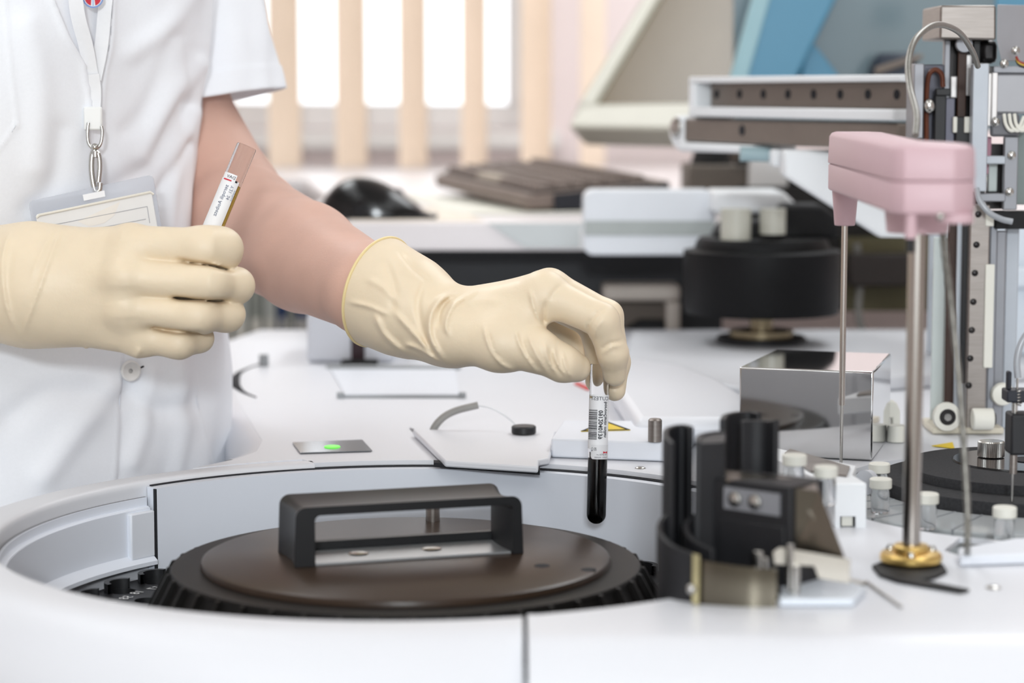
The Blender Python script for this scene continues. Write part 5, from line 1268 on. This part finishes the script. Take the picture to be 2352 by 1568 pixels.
F = smin(F, s4.cone(N(490, 610, 1.408, 1)[0], N(455, 755, 1.408, 1)[0], S(34, 1.4), S(30, 1.4)), 0.004)
F = smin(F, s4.cone(N(425, 610, 1.404, 1)[0], N(410, 755, 1.408, 1)[0], S(36, 1.4), S(32, 1.4)), 0.004)
tips = None
for k in ('index', 'middle', 'ring', 'little'):
    c = s4.chain(f2[k], 0.008); tips = c if tips is None else smin(tips, c, 0.0004)
F = smin(F, tips, 0.0035)
F = np.minimum(F, smin(F, s4.chain(f2['thumb'], 0.006), 0.006))
PXY = pix(s4)
for ln, amp, wd in (([(140, 525), (112, 600), (80, 690), (50, 772)], 0.0011, 5), ([(22, 533), (5, 600), (14, 700), (45, 778)], 0.0013, 5), ([(125, 520), (95, 580), (70, 640)], 0.0007, 5),
                    ([(197, 796), (199, 812)], 0.0010, 4), ([(322, 800), (312, 822)], 0.0012, 7), ([(30, 560), (20, 640), (30, 720)], -0.0007, 9),
                    ([(404, 595), (440, 602), (480, 609), (535, 624)], -0.0036, 4.5), ([(390, 682), (440, 688), (530, 691)], -0.0034, 4.5), ([(342, 750), (400, 762), (470, 764)], -0.0034, 4.5),
                    ([(482, 530), (490, 560), (486, 600)], 0.0005, 9), ([(486, 615), (480, 650), (486, 680)], 0.0005, 9),
                    ([(300, 535), (305, 570), (295, 600)], 0.0005, 40), ([(282, 610), (282, 665)], 0.0008, 42), ([(288, 690), (290, 735)], 0.0005, 36)):
    F = wrinkle(F, PXY, ln, amp, wd, 1.394 if amp < -0.003 else None)
mesh_from(*s4.nets(F), 'glove', M_glove, person, 1)

# ---------------- white coat
edge = [(-300, 455), (-120, 466), (0, 472), (100, 474), (240, 462), (440, 446), (520, 440), (640, 452), (760, 487), (860, 505), (1000, 516), (1120, 520), (1400, 535), (2600, 560)]
def zc(y, d=1.665): return PD(470, y, d).z
zs_e = np.array([zc(y) for y, _ in edge][::-1]); xs_e = np.array([(px-1176)/FPX*1.665 for _, px in edge][::-1])
def fold(th, z):
    f = 0.0030*np.sin(3*th+9*z+1.3*np.sin(14*z))+0.0024*np.sin(7*th-21*z+2*np.sin(5*th))+0.0013*np.sin(13*th+34*z+1.5*np.sin(9*z+3*th))
    low = np.clip((1.02-z)/0.25, 0, 1)
    f = 1.25*f*(1-0.3*low)+low*0.006*np.sin(6*th+0.8*np.sin(8*z))
    return f
nth, nz = 640, 470
th = np.linspace(0, 2*np.pi, nth, endpoint=False); zz = np.linspace(0.47, 1.325, nz)
TH, ZZ = np.meshgrid(th, zz)
ext = math.hypot(0.19*ax_, 0.115*fx)
xe = np.interp(ZZ, zs_e, xs_e); cxx = xe-ext
rs = np.clip((1.36-ZZ)/0.06, 0.15, 1)**0.5            # closes over the shoulders
ca, sa_ = np.cos(TH), np.sin(TH)
# superellipse section; th = 0 along the shoulder axis, 90 deg to the front
def sup(v, p): return np.sign(v)*np.abs(v)**p
DISP = fold(TH, ZZ)
def coat_pts(disp):
    a = (0.19+disp)*sup(ca, 0.92)*rs; f = (0.115+disp)*sup(sa_, 0.92)*rs
    return np.stack([cxx+ax_*a+fx*f, TC.y+ay_*a+fy*f, ZZ], -1)
def proj(P):
    z = P[..., 2]-ZC; dep = P[..., 1]*CP-z*SP; up = P[..., 1]*SP+z*CP
    return 1176+FPX*P[..., 0]/dep, 784-FPX*up/dep, dep
P0c = coat_pts(DISP); QX, QY, QD = proj(P0c)
front = (np.sin(TH-0.3) > -0.55)
def coat_hit(px, py):
    d = np.hypot(QX-px, QY-py)+np.where(QD > 1.70, 200, 0)
    i = np.unravel_index(np.argmin(d), d.shape); return Vector(P0c[i]), i
def linef(pts, wd, amp, step=0.0, side=None):
    """crease or seam following pixels on the coat; returns displacement"""
    L = np.array(catmull([(a, b, 0) for a, b in pts], 6)); best = np.full(QX.shape, 1e9); sgn = np.zeros(QX.shape)
    for i in range(len(L)-1):
        a = L[i]; e = L[i+1]-a; l2 = max(e[:2] @ e[:2], 1e-6)
        t = np.clip(((QX-a[0])*e[0]+(QY-a[1])*e[1])/l2, 0, 1); dx = QX-a[0]-e[0]*t; dy = QY-a[1]-e[1]*t
        d = np.hypot(dx, dy); k = d < best; best[k] = d[k]; sgn[k] = np.sign(e[0]*dy-e[1]*dx)[k]
    r = amp*np.exp(-(best/wd)**2)
    if step: r = r+step*np.clip(sgn*best/4, -1, 1)*np.exp(-(best/60)**2)
    return np.where(QD < 1.70, r, 0)
D2 = DISP.copy()
# opening at the neck: everything between the lapels lies deeper
def inpoly(px, py, poly_):
    c = np.zeros(px.shape, bool); n = len(poly_)
    for i in range(n):
        x0, y0 = poly_[i]; x1, y1 = poly_[(i+1) % n]
        k = ((y0 > py) != (y1 > py)) & (px < (x1-x0)*(py-y0)/((y1-y0) if y1 != y0 else 1e-9)+x0); c ^= k
    return c
vneck = [(85, -80), (118, 0), (155, 90), (190, 150), (206, 250), (228, 245), (234, 165), (248, 100), (253, 0), (262, -80)]
near_ = np.full(QX.shape, 1e9)
for i in range(len(vneck)-1):
    a = vneck[i]; e = (vneck[i+1][0]-a[0], vneck[i+1][1]-a[1]); l2 = e[0]**2+e[1]**2
    t = np.clip(((QX-a[0])*e[0]+(QY-a[1])*e[1])/l2, 0, 1); near_ = np.minimum(near_, np.hypot(QX-a[0]-e[0]*t, QY-a[1]-e[1]*t))
D2 -= np.where(inpoly(QX, QY, vneck) & (QD < 1.7), 0.0055*np.clip(near_/9, 0, 1), 0)
D2 += linef([(118, 0), (155, 90), (190, 150), (206, 250)], 9, 0.0022)+linef([(253, 0), (248, 100), (234, 165), (228, 245)], 9, 0.0022)
# placket edge, pocket, seam
D2 += linef([(206, 250), (206, 400), (225, 560), (262, 720), (274, 830), (270, 960), (262, 1110)], 5, 0.0009, 0.0010)
D2 += linef([(8, -60), (14, 60), (36, 270), (36, 285)], 4, 0.0009); D2 += linef([(36, 285), (0, 335), (-40, 380)], 4, 0.0009)
D2 += linef([(432, 760), (444, 860), (456, 950), (484, 1075)], 3.5, 0.0007)
for ln, wd, amp in (([(330, 360), (380, 250), (450, 150)], 22, 0.0035), ([(250, 440), (330, 380), (420, 240)], 26, -0.0035), ([(380, 520), (400, 380), (440, 260)], 18, 0.003),
                    ([(300, 120), (380, 60), (440, -20)], 24, 0.003), ([(290, 300), (340, 240), (400, 90)], 24, -0.002), ([(350, 480), (375, 420), (430, 330)], 14, -0.003),
                    ([(100, 1090), (180, 980), (250, 900)], 30, 0.004), ([(20, 960), (120, 900), (260, 920)], 30, -0.003), ([(300, 900), (360, 940), (430, 930)], 28, -0.004),
                    ([(300, 1060), (330, 960), (340, 860)], 22, 0.003), ([(400, 1080), (420, 960), (410, 840)], 20, 0.003), ([(60, 60), (90, 200), (80, 380)], 30, 0.003), ([(140, 300), (120, 420), (60, 480)], 24, -0.002)):
    D2 += linef(ln, wd, amp*1.1)
Pc = coat_pts(D2)
V = Pc.reshape(-1, 3); i0 = np.arange(nz-1)[:,None]*nth+np.arange(nth)[None]; j0 = np.arange(nz-1)[:,None]*nth+(np.arange(nth)[None]+1) % nth
Fc = np.stack([i0, j0, j0+nth, i0+nth], -1).reshape(-1, 4)
coat = mesh_from(V, Fc, 'coat', M_coat, person)
sm = coat.modifiers.new('Solidify', 'SOLIDIFY'); sm.thickness = 0.0012; sm.offset = -1
# sleeves
def sleeve(rings, name, nseg=120, cuff=True):
    vs = []; n = 60; fs = []
    R_ = []
    for q in range(len(rings)-1):
        for k in range(n//(len(rings)-1)):
            t = k/(n//(len(rings)-1)); a, b = rings[q], rings[q+1]
            R_.append(tuple(a[i]+(b[i]-a[i])*t for i in range(4)))
    R_.append(rings[-1]); n = len(R_)
    for i, (c, u, w_, _) in enumerate(R_):
        t = i/(n-1)
        for k in range(nseg):
            a = 2*math.pi*k/nseg
            dsp = 1+0.035*math.sin(3*a+6*t)*t+0.02*math.sin(7*a-9*t+1.0)+0.012*math.sin(11*a+5*t)
            st = 1.018 if t > 0.84 else 1.0
            if 0.83 < t < 0.85: st = 1.0
            vs.append(c+(u*math.cos(a)+w_*math.sin(a))*dsp*st)
    for i in range(n-1):
        for k in range(nseg): fs.append((i*nseg+k, i*nseg+(k+1) % nseg, (i+1)*nseg+(k+1) % nseg, (i+1)*nseg+k))
    o = MB().add(vs, fs).build(name, M_coat, person, angle=60)
    s_ = o.modifiers.new('Solidify', 'SOLIDIFY'); s_.thickness = 0.0016; s_.offset = -1
    return o
def rg_(px, py, d, pw, tilt, dep):
    c = PD(px, py, d); u = Vector((S(pw, d)*math.cos(tilt), 0.0, S(pw, d)*math.sin(tilt))); return (c, u, Vector((0.2*dep, dep, 0.0)), 0)
sleeve([rg_(370, -175, 1.77, 165, -0.5, 0.058), rg_(428, -20, 1.755, 168, 0.0, 0.058), rg_(455, 110, 1.745, 168, 0.12, 0.060), rg_(478, 232, 1.735, 164, 0.19, 0.062)], 'sleeve')
def rw(c, r, dz): return (Vector(c), Vector((r, 0, dz)), Vector((0, r, 0)), 0)
a0_ = Vector(tp(-0.165, -0.01, 1.30)); b0_ = Vector((-0.575, 1.525, 1.13))
sleeve([rw(a0_, 0.055, 0.02), rw((a0_+b0_)/2, 0.06, 0.02), rw(b0_, 0.062, 0.02)], 'sleeve')
# collar behind the neck
M_coat2 = M_coat
b = MB(); vs = []
cn = Vector(tp(0, -0.01, 1.325))
prof = [(0.085, -0.004), (0.078, 0.025), (0.085, 0.028), (0.098, 0.002)]
b.lathe(prof, cn, seg=40, a0=60, a1=300); b.build('collar', M_coat, person)
# button with buttonhole
bt, ib = coat_hit(290, 852); nrm = Vector((0.55, -0.83, 0.02)).normalized()
def frame(n): u = n.cross(Vector((0,0,1))).normalized(); return u, n.cross(u)
bp0 = bt+nrm*0.004
btn = MB().lathe([(0.0016, 0.001), (0.0016, 0.0016), (0.0040, 0.0018), (0.0062, 0.0030), (0.0072, 0.0026), (0.0074, 0.0010), (0.0066, 0.0), (0, 0)], bp0, axis=nrm, seg=32)
btn.build('button', mat('button_white', (232, 230, 228), 0.3, var=0.01), coat)
p, _ = coat_hit(312, 846); q, _ = coat_hit(328, 842)
MB().tube([p+nrm*0.0018, q+nrm*0.0018], 0.0006, seg=8, smooth=False).build('buttonhole', M_line, coat)
p, _ = coat_hit(246, 147); MB().ball(p+nrm*0.001, 0.0013, 12).build('snap', M_cap, coat)
# stitched seams lying on the cloth
M_seam = mat('seam_thread', (222, 224, 230), 0.85, var=0)
Q2X, Q2Y, Q2D = proj(Pc)
def seam_pt(px, py):
    d = np.hypot(Q2X-px, Q2Y-py)+np.where(Q2D > 1.70, 300, 0); return Vector(Pc[np.unravel_index(np.argmin(d), d.shape)])
for ln in ([(118, 2), (136, 45), (155, 90), (172, 122), (190, 150), (200, 200), (206, 250)], [(253, 2), (251, 50), (248, 100), (242, 135), (234, 165), (230, 205), (228, 245)],
           [(10, 0), (16, 70), (25, 150), (33, 230), (37, 282)], [(37, 284), (20, 310), (2, 332)], [(206, 262), (206, 330), (207, 400), (212, 470)],
           [(275, 826), (276, 870), (274, 930), (270, 990), (266, 1050), (262, 1095)], [(440, 826), (448, 890), (456, 945), (469, 1005), (482, 1062)]):
    P = [seam_pt(*p) for p in ln]; P = [P[0]]+[(P[i-1]+P[i]*2+P[i+1])/4 for i in range(1, len(P)-1)]+[P[-1]]
    MB().tube([p+(CAMP-p).normalized()*0.0002 for p in P], 0.00055, seg=8).build('stitching', M_seam, coat)
# trousers and shoes seen below the coat only from elsewhere
s5 = SDF((-0.60, 1.40, 0.0), (-0.15, 1.85, 0.92), 0.010); F5 = None
for s_ in (-1, 1):
    c = smin(s5.cone(tp(0.08*s_, -0.01, 0.85), tp(0.075*s_, 0.0, 0.47), 0.088, 0.066), s5.cone(tp(0.075*s_, 0.0, 0.47), tp(0.07*s_, -0.02, 0.09), 0.066, 0.056), 0.02)
    F5 = c if F5 is None else smin(F5, c, 0.01)
mesh_from(*s5.nets(np.maximum(F5, 0.07-s5.Z)), 'trousers', mat('white_trousers', (226, 228, 234), 0.85), person, 1)
# ================================================================== test tubes, lanyard and badge
M_tube = mat('tube_glass', (250, 250, 250), 0.02, trans=1.0, var=0, ior=1.16, spec=0.8)
M_paper = mat('label_paper', (240, 240, 242), 0.55, var=0.01)
M_ink = mat('black_ink', (32, 32, 40), 0.7, var=0)
M_inkb = mat('blue_grey_ink', (96, 104, 128), 0.7, var=0)
M_red = mat('red_ink', (206, 40, 60), 0.6, var=0)
def make_tube(name, label, top, bot, r, liquid_mat, fill, facing):
    """open glass tube from the rim 'top' to the round end 'bot'"""
    t = thing(name, label, 'test tube', bot)
    ax = (top-bot).normalized(); L = (top-bot).length
    b = MB(); P = []
    for k in range(9): q = k/8*math.pi/2; P.append((r*math.sin(q), r-r*math.cos(q)))
    P += [(r, L*0.5), (r, L-0.0006), (r-0.0003, L), (r-0.0005, L), (r-0.0007, L-0.0006), (r-0.0007, L*0.5)]
    ri = r-0.0007
    for k in range(9): q = math.pi/2-k/8*math.pi/2; P.append((ri*math.sin(q), r-ri*math.cos(q)))
    b.lathe(P, bot, axis=ax, seg=48); b.build('glass', M_tube, t, angle=60)
    rl = r-0.0002; P = []
    for k in range(9): q = k/8*math.pi/2; P.append((rl*math.sin(q), r-rl*math.cos(q)))
    P += [(rl, fill*L), (0, fill*L)]
    MB().lathe(P, bot, axis=ax, seg=48).build('blood' if liquid_mat.name == 'dark_blood' else 'serum', liquid_mat, t, angle=60)
    side = ax.cross(facing).normalized()        # points to the right as seen
    f = side.cross(ax).normalized()
    if f.dot(facing) < 0: f = -f
    def on(a, h, off=0.0003):                   # arc length a to the right of the front line, height h
        q = a/r; return bot+ax*h+(side*math.sin(q)+f*math.cos(q))*(r+off)
    return t, on, L
def patch(on, a0, a1, h0, h1, off, n=28, cut=0.0):
    b = MB(); vs = []; fs = []; m = 8
    for i in range(n+1):
        a = a0+(a1-a0)*i/n
        for j in range(m+1):
            lo_ = h0
            if cut and a < a0+cut: lo_ = h0+cut-math.sqrt(max(cut*cut-(a0+cut-a)**2, 0))
            vs.append(on(a, lo_+(h1-lo_)*j/m, off))
    for i in range(n):
        for j in range(m): fs.append((i*(m+1)+j, (i+1)*(m+1)+j, (i+1)*(m+1)+j+1, i*(m+1)+j+1))
    return b.add(vs, fs)
def print_text(on, s, size, a, h, mode, m, par, name, bold=0.0):
    """mode 'down': reads downwards, letter tops to the left; 'back': reads to the left"""
    vs, fs = text_mesh(s, size, bold=bold)
    out = []
    for v in vs:
        if mode == 'down': out.append(on(a-v.y, h-v.x, 0.0005))
        else: out.append(on(a-v.x, h+v.y, 0.0005))
    b = MB().add(out, fs); return b.build(name, m, par, merge=False)

d1 = 1.42; Rt = S(22.3, d1)
top, bot = PD(1378, 836, d1-0.001), PD(1369, 1203, d1)
face = (CAMP-(top+bot)/2).normalized()
tA, onA, LA = make_tube('test_tube', 'glass test tube of dark blood with barcode label held over the round well', top, bot, Rt, mat('dark_blood', (18, 6, 8), 0.12, var=0), 0.415, face)
h_ = lambda py: LA*(1203-py)/367.0
k = Rt/22.3
lab = patch(onA, -34*k*1.02, 30*k, h_(1030), h_(906), 0.0002).build('label', M_paper, tA)
lb2 = patch(onA, -17*k, 38*k, h_(1053), h_(1020), 0.00022, cut=0.0018).build('label', mat('label_paper_grey', (228, 228, 230), 0.5, var=0.01), tA)
sv = MB(); P = []
MB().lathe([(0, 0), (Rt-0.0008, 0), (Rt-0.0008, 0.0035), (0, 0.0035)], bot+(top-bot).normalized()*(LA*0.4152), axis=(top-bot), seg=40).build('plasma', mat('amber_plasma', (190, 140, 60), 0.15, var=0), tA)
print_text(onA, 'CUTEST', 12.2*k, 24*k, h_(918), 'back', mat('grey_ink', (70, 70, 80), 0.7, var=0), lab, 'printed_word')
print_text(onA, 'borov\u010danin milan', 11.6*k, 18.8*k, h_(921), 'down', M_ink, lab, 'printed_name', 0.018)
print_text(onA, '0912040139', 13.2*k, 9.0*k, h_(941), 'down', M_ink, lab, 'printed_number', 0.022)
rnd = random.Random(3); b = MB(); y = 940.0
while y < 1010:
    w_ = rnd.choice((0.7, 0.7, 1.3, 1.9)); n = 6
    vs = []; fs = []
    for i in range(n+1):
        a = (-27+24*i/n)*k
        vs += [onA(a, h_(y+w_), 0.0004), onA(a, h_(y), 0.0004)]
    for i in range(n): fs.append((2*i, 2*i+2, 2*i+3, 2*i+1))
    b.add(vs, fs); y += w_+rnd.choice((0.8, 0.8, 1.4, 2.0))
b.build('barcode', M_ink, lab, merge=False)
gi = mat('grey_ink', None)
print_text(onA, 'CF', 8*k, -10*k, h_(1026), 'down', gi, lb2, 'printed_letters'); print_text(onA, 'RE', 7*k, -3*k, h_(1026), 'down', gi, lb2, 'printed_letters')
print_text(onA, 'HT APTA srl', 4.8*k, 23*k, h_(1044), 'back', gi, lb2, 'printed_line'); print_text(onA, 'FLATI - POMM', 4.8*k, 23*k, h_(1050.5), 'back', gi, lb2, 'printed_line')
b = MB(); 
for s_ in (-1, 1): b.add([onA((18+6*s_)*k, h_(1034.5), 0.0005), onA((18+6*s_)*k, h_(1040), 0.0005), onA(18*k, h_(1038), 0.0005), onA(18*k, h_(1036.5), 0.0005)], [(0, 1, 2, 3)])
b.build('red_mark', M_red, lb2, merge=False)
b = MB()
for i in range(3): b.add([onA((-24+3*i)*k, h_(914), 0.0005), onA((-22+3*i)*k, h_(914), 0.0005), onA((-22+3*i)*k, h_(908+i), 0.0005), onA((-24+3*i)*k, h_(908+i), 0.0005)], [(0, 1, 2, 3)])
b.build('gold_mark', mat('olive_ink', (150, 124, 50), 0.6, var=0), lab, merge=False)

d2 = 1.4475; Rt2 = S(23.5, d2)
top, bot = PD(567, 336, d2+0.006), PD(426, 676, d2-0.002)
face = (CAMP-(top+bot)/2).normalized()
tB, onB, LB = make_tube('test_tube', 'glass test tube of yellow serum held upright slanting before the bare forearm', top, bot, Rt2, mat('yellow_serum', (236, 200, 96), 0.1, trans=0.75, var=0, ior=1.1), 0.745, face)
k2 = Rt2/23.5; hB = lambda q: LB*(1-q)              # q = fraction from the rim
lbB = patch(onB, -40*k2, 17*k2, hB(0.60), hB(0.235), 0.0002).build('label', M_paper, tB)
patch(onB, -30*k2, 6*k2, hB(0.236), hB(0.20), 0.00025, cut=0.001).build('label', M_paper, tB)
print_text(onB, 'DAV', 10*k2, 4*k2, hB(0.23), 'back', mat('grey_ink', None), lbB, 'printed_word')
patch(onB, -22*k2, -2*k2, hB(0.248), hB(0.240), 0.0005).build('red_stripe', M_red, lbB)
patch(onB, 6*k2, 11*k2, hB(0.245), hB(0.233), 0.0005).build('black_dot', M_ink, lbB)
print_text(onB, 'zeroqili Aoibetz', 12*k2, -4*k2, hB(0.275), 'down', M_inkb, lbB, 'printed_name')
print_text(onB, 'Y.21  24', 10*k2, 8*k2, hB(0.27), 'down', M_inkb, lbB, 'printed_number')
print_text(onB, 'mariluoz', 7.5*k2, 15.5*k2, hB(0.29), 'down', mat('pale_blue_ink', (140, 156, 180), 0.7, var=0), lbB, 'printed_line')

# ---------------- lanyard
ly = thing('lanyard', 'white lanyard with a metal swivel hook hanging down the coat front', 'lanyard', PD(215, 300, 1.5))
M_tape = mat('lanyard_tape', (238, 238, 240), 0.75, var=0.01, vscale=300, bump=0.1, bscale=1500)
def lift(px, py, off): p, _ = coat_hit(px, py); return p+(CAMP-p).normalized()*off
def ribbon(line, wpx, off, name, m, par, th=0.0009):
    P = catmull([lift(a, b_, off) for a, b_ in line], 8); b = MB(); vs = []; fs = []
    for i, p in enumerate(P):
        t = (P[min(i+1, len(P)-1)]-P[max(i-1, 0)]).normalized(); v = (CAMP-p).normalized(); u = t.cross(v).normalized(); n_ = u.cross(t)
        if n_.dot(v) < 0: n_ = -n_
        q = i/(len(P)-1); w_ = S(wpx if not callable(wpx) else wpx(q), (p-CAMP).length)*0.5
        vs += [p-u*w_, p+u*w_, p+u*w_+n_*th, p-u*w_+n_*th]
    for i in range(len(P)-1):
        for kq in range(4): fs.append((i*4+kq, i*4+4+kq, i*4+4+(kq+1) % 4, i*4+(kq+1) % 4))
    fs += [(0, 1, 2, 3), tuple((len(P)-1)*4+kq for kq in (3, 2, 1, 0))]
    return b.add(vs, fs).build(name, m, par)
ribbon([(168, -60), (178, 30), (196, 110), (210, 185)], 32, 0.0032, 'strap', M_tape, ly)
ribbon([(246, -60), (240, 30), (230, 110), (219, 185)], 30, 0.0044, 'strap', M_tape, ly)
ribbon([(214, 170), (214, 210), (213, 260), (213, 292)], 31, 0.0058, 'strap', M_tape, ly)
dL = (lift(214, 270, 0.0085)-CAMP).dot(Vector((0, CP, -SP)))
def L3(px, py, off=0.0): return PD(px, py, dL-off)
b = MB().box(L3(214, 272, 0.002), (S(42, dL), 0.004, S(54, dL))); b.build('plastic_sleeve', mat('sleeve_white', (240, 240, 238), 0.35, var=0.01), ly, bevel=0.0012)
b = MB().tube([L3(203, 282, 0.004), L3(201, 305, 0.004), L3(204, 330, 0.004), L3(218, 343, 0.004), L3(231, 330, 0.004), L3(235, 305, 0.004), L3(233, 290, 0.004)], 0.0011, seg=12); b.build('metal_loop', M_steel, ly)
MB().ball(L3(218, 338, 0.005), 0.0026, 20).build('swivel', M_steel, ly)
hk = MB().tube([L3(218, 344, 0.005), L3(212, 356, 0.005), L3(210, 385, 0.005), L3(213, 415, 0.005), L3(219, 438, 0.005), L3(228, 436, 0.005), L3(230, 420, 0.005)], 0.0019, seg=12); hk.build('hook', M_steel, ly)
b = MB().tube([L3(220, 348, 0.006), L3(227, 358, 0.006), L3(229, 385, 0.006), L3(226, 418, 0.006)], 0.0017, seg=12); b.build('gate', M_steel, ly)
MB().cyl(L3(219, 347, 0.0065), L3(219, 362, 0.0065), 0.0021, seg=20).build('ferrule', M_steel, ly, bevel=0.0004)
# round emblem printed on a small disc
ec = lift(214, -4, 0.0078); en = (CAMP-ec).normalized(); eu = Vector((1, 0, 0)); eu = (eu-en*eu.dot(en)).normalized(); ev = en.cross(eu)
ER = S(24, 1.5)
em = MB().lathe([(0, 0.0006), (ER, 0.0006), (ER, 0), (0, 0)], ec, axis=en, seg=40).build('emblem', mat('emblem_white', (238, 240, 246), 0.5, var=0), ly)
b = MB(); n = 40; vs = []; fs = []
for i in range(n):
    a = 2*math.pi*i/n; e = eu*math.cos(a)+ev*math.sin(a); vs += [ec+e*ER+en*0.0009, ec+e*ER*0.86+en*0.0009]
for i in range(n): j = (i+1) % n; fs.append((2*i, 2*j, 2*j+1, 2*i+1))
b.add(vs, fs).build('emblem_ring', mat('emblem_blue', (124, 150, 206), 0.5, var=0), em)
b = MB()
for q in range(4):
    a0_, a1_ = (q*90+16)*D2R, (q*90+74)*D2R; vs = []
    for i in range(9): a = a0_+(a1_-a0_)*i/8; vs.append(ec+(eu*math.cos(a)+ev*math.sin(a))*ER*0.78+en*0.0009)
    am = (a0_+a1_)/2; vs.append(ec+(eu*math.cos(am)+ev*math.sin(am))*ER*0.22+en*0.0009)
    b.add(vs, [tuple(range(10))])
b.build('emblem_segments', M_red, em, merge=False)
b = MB()
for e, f_ in ((eu, ev), (ev, eu)): b.add([ec+e*ER*0.8*s1+f_*ER*0.07*s2+en*0.00095 for s1, s2 in ((-1,-1),(1,-1),(1,1),(-1,1))], [(0,1,2,3)])
b.build('emblem_cross', mat('emblem_pale_blue', (176, 196, 226), 0.5, var=0), em, merge=False)

# ---------------- badge
bd = thing('badge_holder', 'clear plastic badge holder with a pale card hanging from the hook before the coat', 'badge', PD(220, 500, 1.45))
dB = dL-0.006
DFW = Vector((0, CP, -SP))
dBl = min((coat_hit(70, 480)[0]-CAMP).dot(DFW), (coat_hit(110, 470)[0]-CAMP).dot(DFW))-0.005; dBr = dB
def B3(px, py, off=0.0):
    q = (px-80)/(218-80); d = 1/(1/dBl+(1/dBr-1/dBl)*q)
    return PD(px, py, d-off)
M_vinyl = mat('clear_vinyl', (206, 210, 220), 0.16, alpha=0.42, var=0)
# outline with rounded corners and a slot
cor = [(66, 462), (352, 400), (392, 640), (104, 690)]
def rounded(c, r=14, n=5):
    out = []
    for i in range(4):
        p = Vector((*c[i], 0)); a = (Vector((*c[i-1], 0))-p).normalized(); b_ = (Vector((*c[(i+1) % 4], 0))-p).normalized()
        for kq in range(n+1):
            t = kq/n; out.append((p+a*r*(1-t)**2+b_*r*t*t))
    return out
MB().prism([B3(p.x, p.y) for p in rounded(cor)], (0, -0.0016, 0)).build('holder', M_vinyl, bd, bevel=0.0003)
MB().prism([B3(p.x, p.y, 0.0017) for p in rounded([(82, 492), (348, 440), (380, 632), (114, 680)], 8)], (0, -0.0005, 0)).build('card', mat('card_paper', (236, 234, 232), 0.6, var=0.02), bd)
b = MB().tube([B3(84, 500, 0.0022), B3(90, 494, 0.0026), B3(345, 441, 0.0026), B3(352, 446, 0.0022)], 0.0009, seg=8, smooth=False); b.build('rim', mat('cream_rim', (234, 228, 216), 0.4), bd)
b = MB().prism([B3(190, 447, 0.0018), B3(240, 437, 0.0018), B3(242, 451, 0.0018), B3(193, 461, 0.0018)], (0, -0.0004, 0)); b.build('slot', mat('slot_white', (244, 244, 246), 0.4), bd)
for ln in ([(104, 520), (338, 474)], [(338, 474), (344, 512)], [(180, 533), (335, 503)], [(104, 520), (110, 560)]):
    b = MB().tube([B3(*p, 0.0023) for p in ln], 0.00018, seg=6, smooth=False); b.build('printed_line', mat('card_ink', (150, 150, 158), 0.7, var=0), bd)
MB().prism([B3(178, 508, 0.00225), B3(276, 463, 0.00225), B3(262, 495, 0.00225), B3(240, 512, 0.00225), B3(205, 520, 0.00225)], (0, -0.0001, 0)).build('printed_shape', mat('card_cream', (238, 232, 224), 0.6), bd)
